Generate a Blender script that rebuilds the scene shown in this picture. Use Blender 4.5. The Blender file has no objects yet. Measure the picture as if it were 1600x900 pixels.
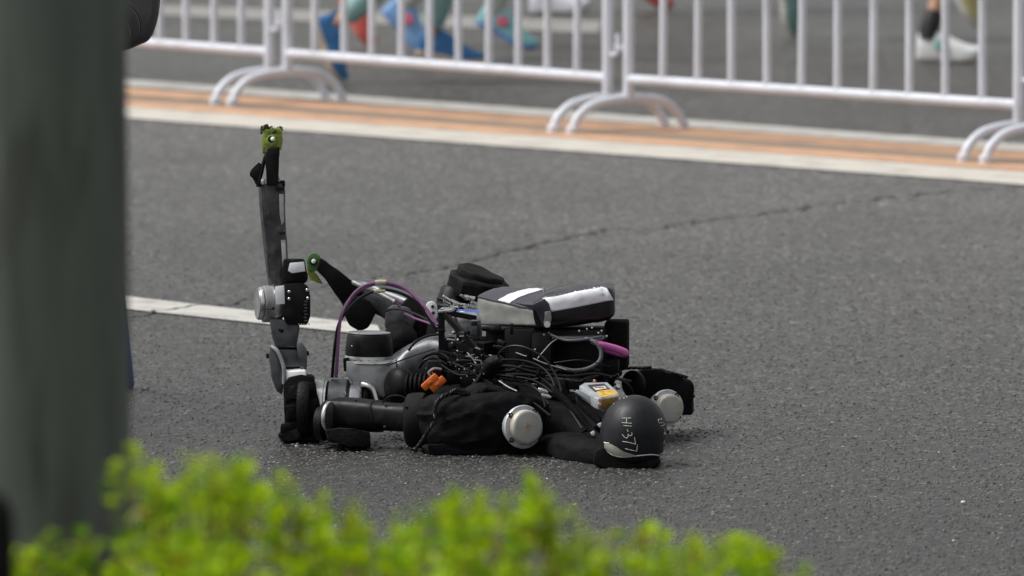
import bpy, bmesh, math, random
from mathutils import Vector, Matrix, Euler, noise
random.seed(7)
R = math.radians
sc = bpy.context.scene
C = sc.collection

# ------------------------------------------------------------------ camera
FPX = 16000.0; CH = 2.63; TH = math.atan(1303.0 / FPX)
cam_d = bpy.data.cameras.new('camera'); cam = bpy.data.objects.new('camera', cam_d); C.objects.link(cam)
cam.location = (0, 0, CH); cam.rotation_euler = (math.pi / 2 - TH, 0, 0)
cam_d.sensor_width = 36; cam_d.lens = 360; cam_d.clip_start = 0.5; cam_d.clip_end = 2000
cam_d.dof.use_dof = True; cam_d.dof.focus_distance = 27.0; cam_d.dof.aperture_fstop = 6.8
sc.camera = cam
# ------------------------------------------------------------------ sky, sun, exposure
SUN_EL, SUN_AZ = R(57), R(-88)          # azimuth from +Y towards +X
w = bpy.data.worlds.new('World'); sc.world = w; w.use_nodes = True
nt = w.node_tree; nt.nodes.clear()
sky = nt.nodes.new('ShaderNodeTexSky'); sky.sky_type = 'NISHITA'; sky.sun_disc = False
sky.sun_elevation = SUN_EL; sky.sun_rotation = SUN_AZ; sky.dust_density = 4; sky.air_density = 1.6
hs = nt.nodes.new('ShaderNodeHueSaturation'); hs.inputs['Saturation'].default_value = 0.13
bg = nt.nodes.new('ShaderNodeBackground'); bg.inputs['Strength'].default_value = 0.09
wo = nt.nodes.new('ShaderNodeOutputWorld')
nt.links.new(sky.outputs[0], hs.inputs['Color']); nt.links.new(hs.outputs[0], bg.inputs['Color']); nt.links.new(bg.outputs[0], wo.inputs[0])
sl = bpy.data.lights.new('sun', 'SUN'); sl.energy = 2.1; sl.angle = R(24); sl.color = (1, 0.97, 0.93)
so = bpy.data.objects.new('sun', sl); C.objects.link(so)
sd = Vector((math.sin(SUN_AZ) * math.cos(SUN_EL), math.cos(SUN_AZ) * math.cos(SUN_EL), math.sin(SUN_EL)))
so.rotation_euler = sd.to_track_quat('Z', 'Y').to_euler()
sc.view_settings.view_transform = 'Standard'; sc.view_settings.look = 'None'
sc.view_settings.exposure = 0.42; sc.view_settings.gamma = 1
sc.render.engine = 'CYCLES'

# ------------------------------------------------------------------ pixel -> world at a chosen distance
_f = Vector((0, math.cos(TH), -math.sin(TH))); _u = Vector((0, math.sin(TH), math.cos(TH)))
def ray(px, py): return _f + Vector((1, 0, 0)) * ((px - 800) / FPX) + _u * ((450 - py) / FPX)
def W(px, py, Y):
    d = ray(px, py); return Vector((0, 0, CH)) + d * (Y / d.y)
def G(px, py, z=0.0):
    d = ray(px, py); return Vector((0, 0, CH)) + d * ((z - CH) / d.z)
D0 = 27.2; U = D0 / FPX
def p(x, y, d=0.0): return W(x, y, D0 + d)

# ------------------------------------------------------------------ materials
def mat(name, col, rough=0.5, metal=0.0, var=0.15, vs=20.0, bump=0.0, bs=60.0, dirt_glint=None, dirt_glint_amt=0.0, ds=8.0, spec=0.5, coat=0.0, trans=0.0, stretch=None):
    m = bpy.data.materials.new(name); m.use_nodes = True
    n = m.node_tree; b = n.nodes['Principled BSDF']; L = n.links.new
    tc = n.nodes.new('ShaderNodeTexCoord')
    nz = n.nodes.new('ShaderNodeTexNoise'); nz.inputs['Scale'].default_value = vs; nz.inputs['Detail'].default_value = 5
    vec = tc.outputs['Object']
    if stretch:
        mp = n.nodes.new('ShaderNodeMapping'); mp.inputs['Scale'].default_value = stretch; L(vec, mp.inputs['Vector']); vec = mp.outputs[0]
    L(vec, nz.inputs['Vector'])
    mr = n.nodes.new('ShaderNodeMapRange'); mr.inputs[1].default_value = 0.3; mr.inputs[2].default_value = 0.7
    mr.inputs[3].default_value = 1 - var; mr.inputs[4].default_value = 1 + var
    L(nz.outputs[0], mr.inputs[0])
    mx = n.nodes.new('ShaderNodeMix'); mx.data_type = 'RGBA'; mx.blend_type = 'MULTIPLY'; mx.inputs[0].default_value = 1
    mx.inputs[6].default_value = (*col, 1); L(mr.outputs[0], mx.inputs[7])
    out = mx.outputs[2]
    if dirt_glint:
        n2 = n.nodes.new('ShaderNodeTexNoise'); n2.inputs['Scale'].default_value = ds; n2.inputs['Detail'].default_value = 8
        L(vec, n2.inputs['Vector'])
        r2 = n.nodes.new('ShaderNodeMapRange'); r2.inputs[1].default_value = 0.52; r2.inputs[2].default_value = 0.68; r2.inputs[4].default_value = dirt_glint_amt
        L(n2.outputs[0], r2.inputs[0])
        m2 = n.nodes.new('ShaderNodeMix'); m2.data_type = 'RGBA'; L(r2.outputs[0], m2.inputs[0]); L(out, m2.inputs[6]); m2.inputs[7].default_value = (*dirt_glint, 1)
        out = m2.outputs[2]
    L(out, b.inputs['Base Color'])
    rr = n.nodes.new('ShaderNodeMapRange'); rr.inputs[1].default_value = 0.3; rr.inputs[2].default_value = 0.7
    rr.inputs[3].default_value = max(0.03, rough - 0.08); rr.inputs[4].default_value = min(1, rough + 0.12); L(nz.outputs[0], rr.inputs[0]); L(rr.outputs[0], b.inputs['Roughness'])
    b.inputs['Metallic'].default_value = metal; b.inputs['Specular IOR Level'].default_value = spec; b.inputs['Coat Weight'].default_value = coat
    if bump:
        nb = n.nodes.new('ShaderNodeTexNoise'); nb.inputs['Scale'].default_value = bs; nb.inputs['Detail'].default_value = 6
        L(tc.outputs['Object'], nb.inputs['Vector'])
        bu = n.nodes.new('ShaderNodeBump'); bu.inputs['Strength'].default_value = bump; bu.inputs['Distance'].default_value = 0.004
        L(nb.outputs[0], bu.inputs['Height']); L(bu.outputs[0], b.inputs['Normal'])
    if trans:
        tr = n.nodes.new('ShaderNodeBsdfTranslucent'); ms = n.nodes.new('ShaderNodeMixShader'); ms.inputs[0].default_value = trans
        L(out, tr.inputs[0]); L(b.outputs[0], ms.inputs[1]); L(tr.outputs[0], ms.inputs[2]); L(ms.outputs[0], n.nodes['Material Output'].inputs[0])
    return m

def asphalt_mat():
    m = bpy.data.materials.new('asphalt'); m.use_nodes = True
    n = m.node_tree; b = n.nodes['Principled BSDF']; L = n.links.new
    tc = n.nodes.new('ShaderNodeTexCoord')
    # stones
    v = n.nodes.new('ShaderNodeTexVoronoi'); v.inputs['Scale'].default_value = 80; L(tc.outputs['Object'], v.inputs['Vector'])
    v2 = n.nodes.new('ShaderNodeTexVoronoi'); v2.inputs['Scale'].default_value = 170; L(tc.outputs['Object'], v2.inputs['Vector'])
    sx = n.nodes.new('ShaderNodeSeparateColor'); L(v.outputs['Color'], sx.inputs[0])
    r1 = n.nodes.new('ShaderNodeValToRGB'); L(sx.outputs[0], r1.inputs[0])
    cr = r1.color_ramp; cr.elements[0].position = 0.0; cr.elements[0].color = (0.012, 0.012, 0.012, 1)
    cr.elements[1].position = 1.0; cr.elements[1].color = (0.24, 0.234, 0.218, 1)
    e = cr.elements.new(0.5); e.color = (0.042, 0.0412, 0.039, 1)
    e = cr.elements.new(0.92); e.color = (0.105, 0.102, 0.095, 1)
    sx2 = n.nodes.new('ShaderNodeSeparateColor'); L(v2.outputs['Color'], sx2.inputs[0])
    f2 = n.nodes.new('ShaderNodeMapRange'); f2.inputs[3].default_value = 0.45; f2.inputs[4].default_value = 1.6; L(sx2.outputs[1], f2.inputs[0])
    # large scale wear
    nl = n.nodes.new('ShaderNodeTexNoise'); nl.inputs['Scale'].default_value = 0.7; nl.inputs['Detail'].default_value = 7; nl.inputs['Roughness'].default_value = 0.6
    L(tc.outputs['Object'], nl.inputs['Vector'])
    fl = n.nodes.new('ShaderNodeMapRange'); fl.inputs[1].default_value = 0.3; fl.inputs[2].default_value = 0.7; fl.inputs[3].default_value = 0.78; fl.inputs[4].default_value = 1.22; L(nl.outputs[0], fl.inputs[0])
    nm = n.nodes.new('ShaderNodeTexNoise'); nm.inputs['Scale'].default_value = 14; nm.inputs['Detail'].default_value = 6
    L(tc.outputs['Object'], nm.inputs['Vector'])
    fm = n.nodes.new('ShaderNodeMapRange'); fm.inputs[1].default_value = 0.3; fm.inputs[2].default_value = 0.7; fm.inputs[3].default_value = 0.8; fm.inputs[4].default_value = 1.2; L(nm.outputs[0], fm.inputs[0])
    # shading painted into the colour: brightest by the edge line, darker towards the camera
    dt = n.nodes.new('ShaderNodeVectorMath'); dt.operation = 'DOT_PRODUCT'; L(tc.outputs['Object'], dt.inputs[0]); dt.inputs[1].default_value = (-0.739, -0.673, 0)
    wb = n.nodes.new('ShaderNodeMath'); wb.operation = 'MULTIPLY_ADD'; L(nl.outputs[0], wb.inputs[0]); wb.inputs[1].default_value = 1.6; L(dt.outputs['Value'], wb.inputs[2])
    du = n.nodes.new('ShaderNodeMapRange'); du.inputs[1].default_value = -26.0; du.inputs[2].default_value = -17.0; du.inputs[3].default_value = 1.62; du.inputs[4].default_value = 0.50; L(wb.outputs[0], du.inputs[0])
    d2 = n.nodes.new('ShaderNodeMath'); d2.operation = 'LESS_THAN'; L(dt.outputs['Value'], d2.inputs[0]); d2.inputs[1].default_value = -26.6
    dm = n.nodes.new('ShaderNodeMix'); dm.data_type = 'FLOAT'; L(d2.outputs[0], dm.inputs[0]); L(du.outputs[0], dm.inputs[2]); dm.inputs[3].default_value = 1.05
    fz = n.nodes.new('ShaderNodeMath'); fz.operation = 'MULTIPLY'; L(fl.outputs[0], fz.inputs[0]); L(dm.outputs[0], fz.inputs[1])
    a = n.nodes.new('ShaderNodeMath'); a.operation = 'MULTIPLY'; L(fz.outputs[0], a.inputs[0]); L(f2.outputs[0], a.inputs[1])
    a2 = n.nodes.new('ShaderNodeMath'); a2.operation = 'MULTIPLY'; L(a.outputs[0], a2.inputs[0]); L(fm.outputs[0], a2.inputs[1])
    mx = n.nodes.new('ShaderNodeMix'); mx.data_type = 'RGBA'; mx.blend_type = 'MULTIPLY'; mx.inputs[0].default_value = 1
    L(r1.outputs[0], mx.inputs[6]); L(a2.outputs[0], mx.inputs[7]); L(mx.outputs[2], b.inputs['Base Color'])
    b.inputs['Roughness'].default_value = 0.42; b.inputs['Specular IOR Level'].default_value = 0.6
    inv = n.nodes.new('ShaderNodeMath'); inv.operation = 'SUBTRACT'; inv.inputs[0].default_value = 1; L(v.outputs['Distance'], inv.inputs[1])
    ad = n.nodes.new('ShaderNodeMath'); ad.operation = 'ADD'; L(inv.outputs[0], ad.inputs[0]); L(sx.outputs[1], ad.inputs[1])
    bu = n.nodes.new('ShaderNodeBump'); bu.inputs['Strength'].default_value = 0.8; bu.inputs['Distance'].default_value = 0.005
    L(ad.outputs[0], bu.inputs['Height']); L(bu.outputs[0], b.inputs['Normal'])
    return m

def paint_mat(name, col, wear=0.45):
    m = bpy.data.materials.new(name); m.use_nodes = True
    n = m.node_tree; b = n.nodes['Principled BSDF']; L = n.links.new
    tc = n.nodes.new('ShaderNodeTexCoord')
    n1 = n.nodes.new('ShaderNodeTexNoise'); n1.inputs['Scale'].default_value = 6; n1.inputs['Detail'].default_value = 10; n1.inputs['Roughness'].default_value = 0.7
    L(tc.outputs['Object'], n1.inputs['Vector'])
    v = n.nodes.new('ShaderNodeTexVoronoi'); v.inputs['Scale'].default_value = 120; L(tc.outputs['Object'], v.inputs['Vector'])
    s = n.nodes.new('ShaderNodeMath'); s.operation = 'MULTIPLY_ADD'; L(v.outputs['Distance'], s.inputs[0]); s.inputs[1].default_value = 0.12; L(n1.outputs[0], s.inputs[2])
    r = n.nodes.new('ShaderNodeMapRange'); r.inputs[1].default_value = 0.55; r.inputs[2].default_value = 0.75; r.inputs[4].default_value = wear; L(s.outputs[0], r.inputs[0])
    mx = n.nodes.new('ShaderNodeMix'); mx.data_type = 'RGBA'; L(r.outputs[0], mx.inputs[0]); mx.inputs[6].default_value = (*col, 1); mx.inputs[7].default_value = (0.11, 0.105, 0.10, 1)
    L(mx.outputs[2], b.inputs['Base Color']); b.inputs['Roughness'].default_value = 0.65
    bu = n.nodes.new('ShaderNodeBump'); bu.inputs['Strength'].default_value = 0.3; bu.inputs['Distance'].default_value = 0.002
    L(v.outputs['Distance'], bu.inputs['Height']); L(bu.outputs[0], b.inputs['Normal'])
    return m

M = dict(
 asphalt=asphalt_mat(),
 white_line=paint_mat('white_road_paint', (0.54, 0.51, 0.455), 0.5),
 grey_line=paint_mat('worn_white_road_paint', (0.50, 0.49, 0.46), 0.65),
 worn_orange=paint_mat('worn_orange_road_paint', (0.24, 0.175, 0.125), 0.75),
 faint_line=paint_mat('faded_white_road_paint', (0.27, 0.265, 0.25), 0.8),
 orange_line=paint_mat('orange_road_paint', (0.55, 0.32, 0.19), 0.7),
 stone_dark=mat('dark_bitumen_stone', (0.045, 0.045, 0.044), 0.55, var=0.4, vs=40, spec=.5), stone_mid=mat('grey_stone', (0.095, 0.093, 0.088), 0.6, var=0.4, vs=40), stone_pale=mat('pale_stone', (0.21, 0.205, 0.197), 0.55, var=0.3, vs=40),
 crack=mat('crack_filler', (0.055, 0.053, 0.05), 0.7, var=0.5, vs=30, bump=0.6),
 rail=mat('white_barrier_paint', (0.66, 0.69, 0.765), 0.4, var=0.06, vs=5, dirt_glint=(0.3, 0.28, 0.25), dirt_glint_amt=0.35, ds=4),
 pole=mat('green_grey_pole_paint', (0.112, 0.132, 0.118), 0.75, var=0.22, vs=3.0, dirt_glint=(0.055, 0.062, 0.045), dirt_glint_amt=0.8, ds=4, bump=0.05, bs=30, stretch=(4, 4, .7)),
 black=mat('black_plastic', (0.005, 0.005, 0.006), 0.42, var=0.3, dirt_glint=(0.04, 0.038, 0.036), dirt_glint_amt=0.2, ds=40, spec=0.2),
 matte=mat('matte_black_head_paint', (0.008, 0.009, 0.012), 0.46, var=0.2, vs=40, dirt_glint=(0.02, 0.02, 0.022), dirt_glint_amt=0.4, ds=60, spec=0.35),
 rubber=mat('black_rubber', (0.006, 0.006, 0.006), 0.65, var=0.25, bump=0.25, bs=90, dirt_glint=(0.02, 0.019, 0.018), dirt_glint_amt=0.4, ds=30, spec=0.15),
 cloth=mat('black_ripstop_cloth', (0.0045, 0.0048, 0.006), 0.72, var=0.25, bump=0.5, bs=160, dirt_glint=(0.012, 0.0115, 0.0105), dirt_glint_amt=0.4, ds=18, spec=0.12),
 tape=mat('black_fabric_tape', (0.004, 0.004, 0.0045), 0.58, var=0.25, bump=0.5, bs=120, dirt_glint=(0.010, 0.010, 0.010), dirt_glint_amt=0.4, spec=0.18),
 pouch=mat('dark_nylon_pouch', (0.040, 0.040, 0.052), 0.42, var=0.2, bump=0.3, bs=70, spec=0.5),
 pouchf=mat('black_glossy_nylon', (0.008, 0.008, 0.009), 0.3, var=0.2, bump=0.35, bs=40, spec=0.5),
 dgrey=mat('dark_grey_cast_metal', (0.115, 0.12, 0.13), 0.34, 0.55, var=0.25, vs=25, dirt_glint=(0.02, 0.02, 0.02), dirt_glint_amt=0.5, ds=30),
 polished=mat('polished_dark_metal', (0.10, 0.102, 0.108), 0.24, 0.6, var=0.45, vs=14, dirt_glint=(0.3, 0.3, 0.3), dirt_glint_amt=0.35, ds=26),  # the pale blotches paint highlights into the metal's colour
 shell=mat('light_grey_cast_shell', (0.50, 0.505, 0.51), 0.32, 0.25, var=0.14, vs=16, dirt_glint=(0.10, 0.095, 0.09), dirt_glint_amt=0.5, ds=24),
 grey=mat('grey_anodised_metal', (0.30, 0.305, 0.31), 0.36, 0.3, var=0.18, vs=18, dirt_glint=(0.06, 0.055, 0.05), dirt_glint_amt=0.5, ds=24, bump=0.06),
 silver=mat('bare_silver_metal', (0.62, 0.62, 0.63), 0.26, 0.95, var=0.12, vs=30, dirt_glint=(0.2, 0.19, 0.18), dirt_glint_amt=0.5, ds=40),
 cap=mat('grey_motor_cap', (0.50, 0.50, 0.475), 0.5, 0.25, var=0.07, vs=40, dirt_glint=(0.36, 0.27, 0.16), dirt_glint_amt=0.5, ds=22),
 flange=mat('machined_flange', (0.60, 0.61, 0.63), 0.3, 0.35, var=0.1, vs=60),
 boxgrey=mat('grey_sensor_casing', (0.42, 0.45, 0.47), 0.42, 0.3, var=0.06, dirt_glint=(0.2, 0.19, 0.17), dirt_glint_amt=0.4, ds=30),
 greytape=mat('grey_cloth_tape', (0.26, 0.265, 0.255), 0.42, 0.15, var=0.18, vs=22, bump=0.4, bs=28),
 whitetape=mat('white_cloth_tape', (0.84, 0.85, 0.88), 0.5, var=0.06, bump=0.25, bs=45, dirt_glint=(0.5, 0.5, 0.5), dirt_glint_amt=0.5, ds=30),
 foam=mat('black_foam', (0.010, 0.010, 0.010), 0.9, var=0.5, vs=120, bump=1.0, bs=200, spec=0.1),
 green=mat('green_printed_resin', (0.38, 0.50, 0.10), 0.4, var=0.25, vs=60, dirt_glint=(0.06, 0.05, 0.02), dirt_glint_amt=0.7, ds=50, trans=0.25),
 green2=mat('dark_green_printed_resin', (0.11, 0.27, 0.07), 0.4, var=0.25, vs=60, trans=0.15),
 char=mat('scorched_resin', (0.05, 0.045, 0.02), 0.8, var=0.6, vs=90, bump=0.8, bs=150),
 purple=mat('purple_cable', (0.20, 0.07, 0.18), 0.45, var=0.12, vs=60),
 pink=mat('magenta_hose', (0.80, 0.17, 0.55), 0.38, var=0.1, spec=0.5),
 cable=mat('black_cable', (0.004, 0.004, 0.0045), 0.45, var=0.3, spec=0.25),
 greycable=mat('grey_braided_cable', (0.075, 0.08, 0.09), 0.6, var=0.4, vs=200),
 wire=mat('bare_wire', (0.42, 0.40, 0.40), 0.4, 0.5),
 pinkwire=mat('pink_wire', (0.45, 0.2, 0.2), 0.5),
 orange=mat('orange_connector', (0.62, 0.13, 0.012), 0.42, var=0.15),
 cream=mat('cream_paper_tape', (0.55, 0.5, 0.38), 0.7, bump=0.5),
 chalk=mat('white_marker', (0.62, 0.62, 0.58), 0.7, var=0.3, vs=150),
 visor=mat('grey_green_visor', (0.36, 0.36, 0.31), 0.45, var=0.15, vs=50),
 label=mat('dark_label_print', (0.02, 0.02, 0.025), 0.4),
 labelw=mat('pale_label_print', (0.55, 0.5, 0.45), 0.5, var=0.35, vs=120),
 yellow=mat('yellow_film_tape', (0.60, 0.36, 0.04), 0.25, var=0.35, vs=90, bump=0.4, bs=90),
 amber=mat('amber_film_tape', (0.16, 0.09, 0.015), 0.2, var=0.4, vs=80, bump=0.5),
 blue=mat('blue_label_print', (0.06, 0.12, 0.42), 0.4, var=0.2),
 hole=mat('dark_recess', (0.006, 0.006, 0.006), 0.8),
 copper=mat('copper_screw', (0.42, 0.22, 0.16), 0.35, 0.8),
 rust=mat('rust_orange_mark', (0.50, 0.24, 0.06), 0.7, var=0.3, vs=200),
 leaf=mat('golden_privet_leaf', (0.46, 0.66, 0.003), 0.6, var=0.35, vs=9, trans=0.42, dirt_glint=(0.50, 0.52, 0.01), dirt_glint_amt=0.6, ds=5, spec=.25),
 leaf2=mat('green_privet_leaf', (0.20, 0.40, 0.003), 0.6, var=0.35, vs=9, trans=0.35),
 leaf3=mat('pale_privet_leaf', (0.46, 0.60, 0.05), 0.6, var=0.25, vs=9, trans=0.42),
 leaf4=mat('browned_privet_leaf', (0.34, 0.17, 0.03), 0.6, var=0.4, vs=9, trans=0.3, spec=.2),
 twig=mat('privet_twig', (0.16, 0.10, 0.04), 0.8, var=0.3),
 soil=mat('bed_soil', (0.05, 0.035, 0.022), 0.95, var=0.4, vs=30, bump=1, bs=60),
 kerb=mat('concrete_kerb', (0.3, 0.29, 0.27), 0.85, var=0.15, vs=12, bump=0.4, bs=80),
 housing=mat('grey_moulded_plastic', (0.062, 0.062, 0.064), 0.42, var=0.06, vs=60, bump=0.06, bs=300),
 bluepaint=mat('blue_paint', (0.05, 0.10, 0.34), 0.5),
 skin=mat('skin', (0.42, 0.23, 0.15), 0.5, var=0.08),
 pebble=mat('white_pebble', (0.75, 0.74, 0.7), 0.6, var=0.1),
 hair=mat('black_hair', (0.012, 0.01, 0.009), 0.55),
)
_flat = {}
def flat(col, rough=0.6):
    k = (col, rough)
    if k not in _flat: _flat[k] = mat('dyed_fabric_%d' % len(_flat), col, rough, var=0.1, vs=30, bump=0.2, bs=200)
    return _flat[k]

# ------------------------------------------------------------------ object helpers
def obj(name, bm, m, parent=None, smooth=True, label=None, kind=None, bevel=0.0):
    me = bpy.data.meshes.new(name)
    bmesh.ops.recalc_face_normals(bm, faces=bm.faces)
    root = parent
    while root is not None and root.parent is not None: root = root.parent
    if root is not None: bmesh.ops.translate(bm, verts=bm.verts, vec=-root.location)
    bm.to_mesh(me); bm.free()
    for mm in (m if isinstance(m, (list, tuple)) else [m]): me.materials.append(M[mm] if isinstance(mm, str) else mm)
    if smooth: me.shade_smooth()
    o = bpy.data.objects.new(name, me); C.objects.link(o)
    if parent is not None: o.parent = parent
    if label: o['label'] = label
    if kind: o['kind'] = kind
    if bevel:
        b = o.modifiers.new('bevel', 'BEVEL'); b.width = bevel; b.segments = 2; b.limit_method = 'ANGLE'; b.angle_limit = R(35)
        me.shade_smooth()
    if smooth and len(me.polygons) < 60000:
        try: me.set_sharp_from_angle(angle=R(42))
        except Exception: pass
    return o
def tag(o, label, cat, group=None):
    o['label'] = label; o['category'] = cat
    if group: o['group'] = group
    return o
def empty(name, loc, label, cat, group=None):
    o = bpy.data.objects.new(name, None); o.location = loc; o.empty_display_size = 0.1; C.objects.link(o)
    return tag(o, label, cat, group)
def B(): return bmesh.new()

def frame(ax, hint=Vector((0, 0, 1))):
    ax = ax.normalized()
    if abs(ax.dot(hint)) > 0.97: hint = Vector((1, 0, 0)) if abs(ax.x) < 0.9 else Vector((0, 1, 0))
    s = ax.cross(hint).normalized(); return ax, s, s.cross(ax).normalized()   # axis, side, up
def lathe(bm, P0, ax, prof, seg=32, cap=True, k=U):
    ax, s, t = frame(Vector(ax)); rings = []
    for (a, r) in prof:
        c = P0 + ax * (a * k)
        rings.append([bm.verts.new(c + (s * math.cos(2 * math.pi * i / seg) + t * math.sin(2 * math.pi * i / seg)) * (r * k)) for i in range(seg)])
    for q in range(len(rings) - 1):
        for i in range(seg):
            j = (i + 1) % seg; bm.faces.new((rings[q][i], rings[q][j], rings[q + 1][j], rings[q + 1][i]))
    if cap: bm.faces.new(rings[0]); bm.faces.new(rings[-1])
def catmull(pts, n=6):
    if len(pts) < 3: 
        return [pts[0].lerp(pts[-1], i / n) for i in range(n + 1)]
    q = [pts[0] * 2 - pts[1]] + list(pts) + [pts[-1] * 2 - pts[-2]]; out = []
    for i in range(1, len(q) - 2):
        for k in range(n):
            t = k / n; a, b, c, d = q[i - 1], q[i], q[i + 1], q[i + 2]
            out.append(0.5 * ((2 * b) + (c - a) * t + (2 * a - 5 * b + 4 * c - d) * t * t + (3 * b - a - 3 * c + d) * t ** 3))
    out.append(pts[-1].copy()); return out
def sweep(bm, pts, r, seg=8, cap=True):
    rings = []; s0 = None
    for i, c in enumerate(pts):
        tdir = (pts[min(i + 1, len(pts) - 1)] - pts[max(i - 1, 0)]).normalized()
        if s0 is None: _, s0, _ = frame(tdir)
        s0 = (s0 - tdir * s0.dot(tdir)).normalized(); t0 = s0.cross(tdir)
        rr = r(i / (len(pts) - 1)) if callable(r) else r
        rings.append([bm.verts.new(c + (s0 * math.cos(2 * math.pi * k / seg) + t0 * math.sin(2 * math.pi * k / seg)) * rr) for k in range(seg)])
    for q in range(len(rings) - 1):
        for k in range(seg):
            j = (k + 1) % seg; bm.faces.new((rings[q][k], rings[q][j], rings[q + 1][j], rings[q + 1][k]))
    if cap: bm.faces.new(rings[0]); bm.faces.new(rings[-1])
def tube(bm, pts, r, seg=8, n=6, k=U): sweep(bm, catmull([Vector(q) for q in pts], n), (lambda t: r(t) * k) if callable(r) else r * k, seg)
def pt(bm, pts, r, seg=8, n=6): tube(bm, [p(*q) for q in pts], r, seg, n)
def box(bm, c, size, rot=(0, 0, 0), bev=0.0, k=U, seg=2):
    n0 = len(bm.verts)
    mtx = Matrix.Translation(c) @ Euler([R(a) for a in rot]).to_matrix().to_4x4() @ Matrix.Diagonal((size[0] * k, size[1] * k, size[2] * k, 1))
    r = bmesh.ops.create_cube(bm, size=1, matrix=mtx)
    if bev:
        es = {e for v in r['verts'] for e in v.link_edges}
        bmesh.ops.bevel(bm, geom=list(es), offset=bev * k, segments=seg, profile=0.5, affect='EDGES')
def hexa(bm, lo, hi, bev=0.0, cuts=0, nz=0.0, ns=12.0):
    lo = [Vector(q) for q in lo]; hi = [Vector(q) for q in hi]
    v = [bm.verts.new(q) for q in lo + hi]
    fs = [bm.faces.new([v[i] for i in f]) for f in ((0, 1, 2, 3), (4, 5, 6, 7), (0, 1, 5, 4), (1, 2, 6, 5), (2, 3, 7, 6), (3, 0, 4, 7))]
    if bev:
        es = list({e for f in fs for e in f.edges}); bmesh.ops.bevel(bm, geom=es, offset=bev * U, segments=3, profile=0.5, affect='EDGES')
    if cuts:
        bmesh.ops.subdivide_edges(bm, edges=list(bm.edges), cuts=cuts, use_grid_fill=True)
        bm.normal_update()
        for q in bm.verts: q.co += q.normal * (noise.fractal(q.co * ns, 1.0, 2.0, 4) * nz)
def prism(bm, out, d0, d1, bev=0.0, dx=0.0, dy=0.0):
    a = [bm.verts.new(p(x, y, d0)) for x, y in out]; b = [bm.verts.new(p(x + dx, y + dy, d1)) for x, y in out]
    n = len(out); fs = [bm.faces.new(a), bm.faces.new(b[::-1])]
    for i in range(n): fs.append(bm.faces.new((a[i], b[i], b[(i + 1) % n], a[(i + 1) % n])))
    if bev:
        es = list({e for f in fs for e in f.edges}); bmesh.ops.bevel(bm, geom=es, offset=bev * U, segments=2, profile=0.5, affect='EDGES')
def loft(bm, secs, seg=40, n=8, power=2.0, nz=0.0, ns=14.0, ridge=False, capn=True):
    """secs: (x,y,d, vertical radius px, depth radius px)"""
    cs = catmull([p(q[0], q[1], q[2]) for q in secs], n); rs = catmull([Vector((q[3], q[4], 0)) for q in secs], n); rings = []
    for i, c in enumerate(cs):
        td = (cs[min(i + 1, len(cs) - 1)] - cs[max(i - 1, 0)]).normalized(); _, s, t = frame(td)
        ring = []
        for k in range(seg):
            a = 2 * math.pi * k / seg; ca, sa = math.cos(a), math.sin(a)
            ca = math.copysign(abs(ca) ** (2 / power), ca); sa = math.copysign(abs(sa) ** (2 / power), sa)
            v = s * (ca * rs[i].y * U) + t * (sa * rs[i].x * U); q = c + v
            if nz:
                f = noise.fractal(q * ns, 1.0, 2.0, 4)
                if ridge == 'fold': f = .5 - 2.4 * abs(noise.noise(Vector((q.x * 14 + q.z * 16, q.y * 12, q.z * 26 - q.x * 9)))) + .7 * noise.noise(Vector((q.x * 34, q.y * 30, q.z * 60)))
                elif ridge: f = 0.6 - abs(f) * 2.2 + 0.5 * noise.noise(q * ns * 2.7)
                q = q + v.normalized() * (f * nz)
            ring.append(bm.verts.new(q))
        rings.append(ring)
    for q in range(len(rings) - 1):
        for k in range(seg):
            j = (k + 1) % seg; bm.faces.new((rings[q][k], rings[q][j], rings[q + 1][j], rings[q + 1][k]))
    for rg, c in ((rings[0], cs[0]), (rings[-1], cs[-1])):
        cv = bm.verts.new(c); 
        for k in range(seg): bm.faces.new((rg[k], rg[(k + 1) % seg], cv))
def screw(bm, P, ax, r, k=U): lathe(bm, P, ax, [(-2, r), (r * .35, r), (r * .6, r * .75)], 10, True, k)

# ------------------------------------------------------------------ ground, road paint, crack
bm = B(); S = 400
for x0, x1, y0, y1 in ((-S, S, -S, S),):
    bm.faces.new([bm.verts.new(q) for q in ((x0, y0, 0), (x1, y0, 0), (x1, y1, 0), (x0, y1, 0))])
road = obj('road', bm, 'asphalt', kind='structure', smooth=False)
# stones of the asphalt standing proud of the binder, nearest and sharpest part of the road
rng = random.Random(5); vs, fs0, mi0 = [], [], []
for i in range(80000):
    Y = 23.0 + 12.5 * (1 - math.sqrt(1 - rng.random())); x = (rng.uniform(-40, 1640) - 800) * Y / FPX
    r_ = 0.0021 + 0.0042 * rng.random() ** 2; h_ = r_ * rng.uniform(.2, .6); a0 = rng.random() * 6.28; n_ = 5; b_ = len(vs); tx, ty = rng.uniform(-.3, .3) * h_, rng.uniform(-.3, .3) * h_
    el = rng.uniform(.6, 1)
    for k in range(n_):
        a = a0 + k * 6.283 / n_ + rng.uniform(-.25, .25); vs.append((x + math.cos(a) * r_, Y + math.sin(a) * r_ * el, 0.0005))
    for k in range(n_):
        a = a0 + k * 6.283 / n_; vs.append((x + math.cos(a) * r_ * .6, Y + math.sin(a) * r_ * .6 * el, h_ + math.cos(a) * tx + math.sin(a) * ty))
    for k in range(n_): fs0.append((b_ + k, b_ + (k + 1) % n_, b_ + n_ + (k + 1) % n_, b_ + n_ + k))
    fs0.append(tuple(b_ + n_ + k for k in range(n_))); q_ = rng.random(); mi0 += [0 if q_ < .26 else (1 if q_ < .96 else 2)] * (n_ + 1)
me = bpy.data.meshes.new('surface_stones'); me.from_pydata(vs, [], fs0)
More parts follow.
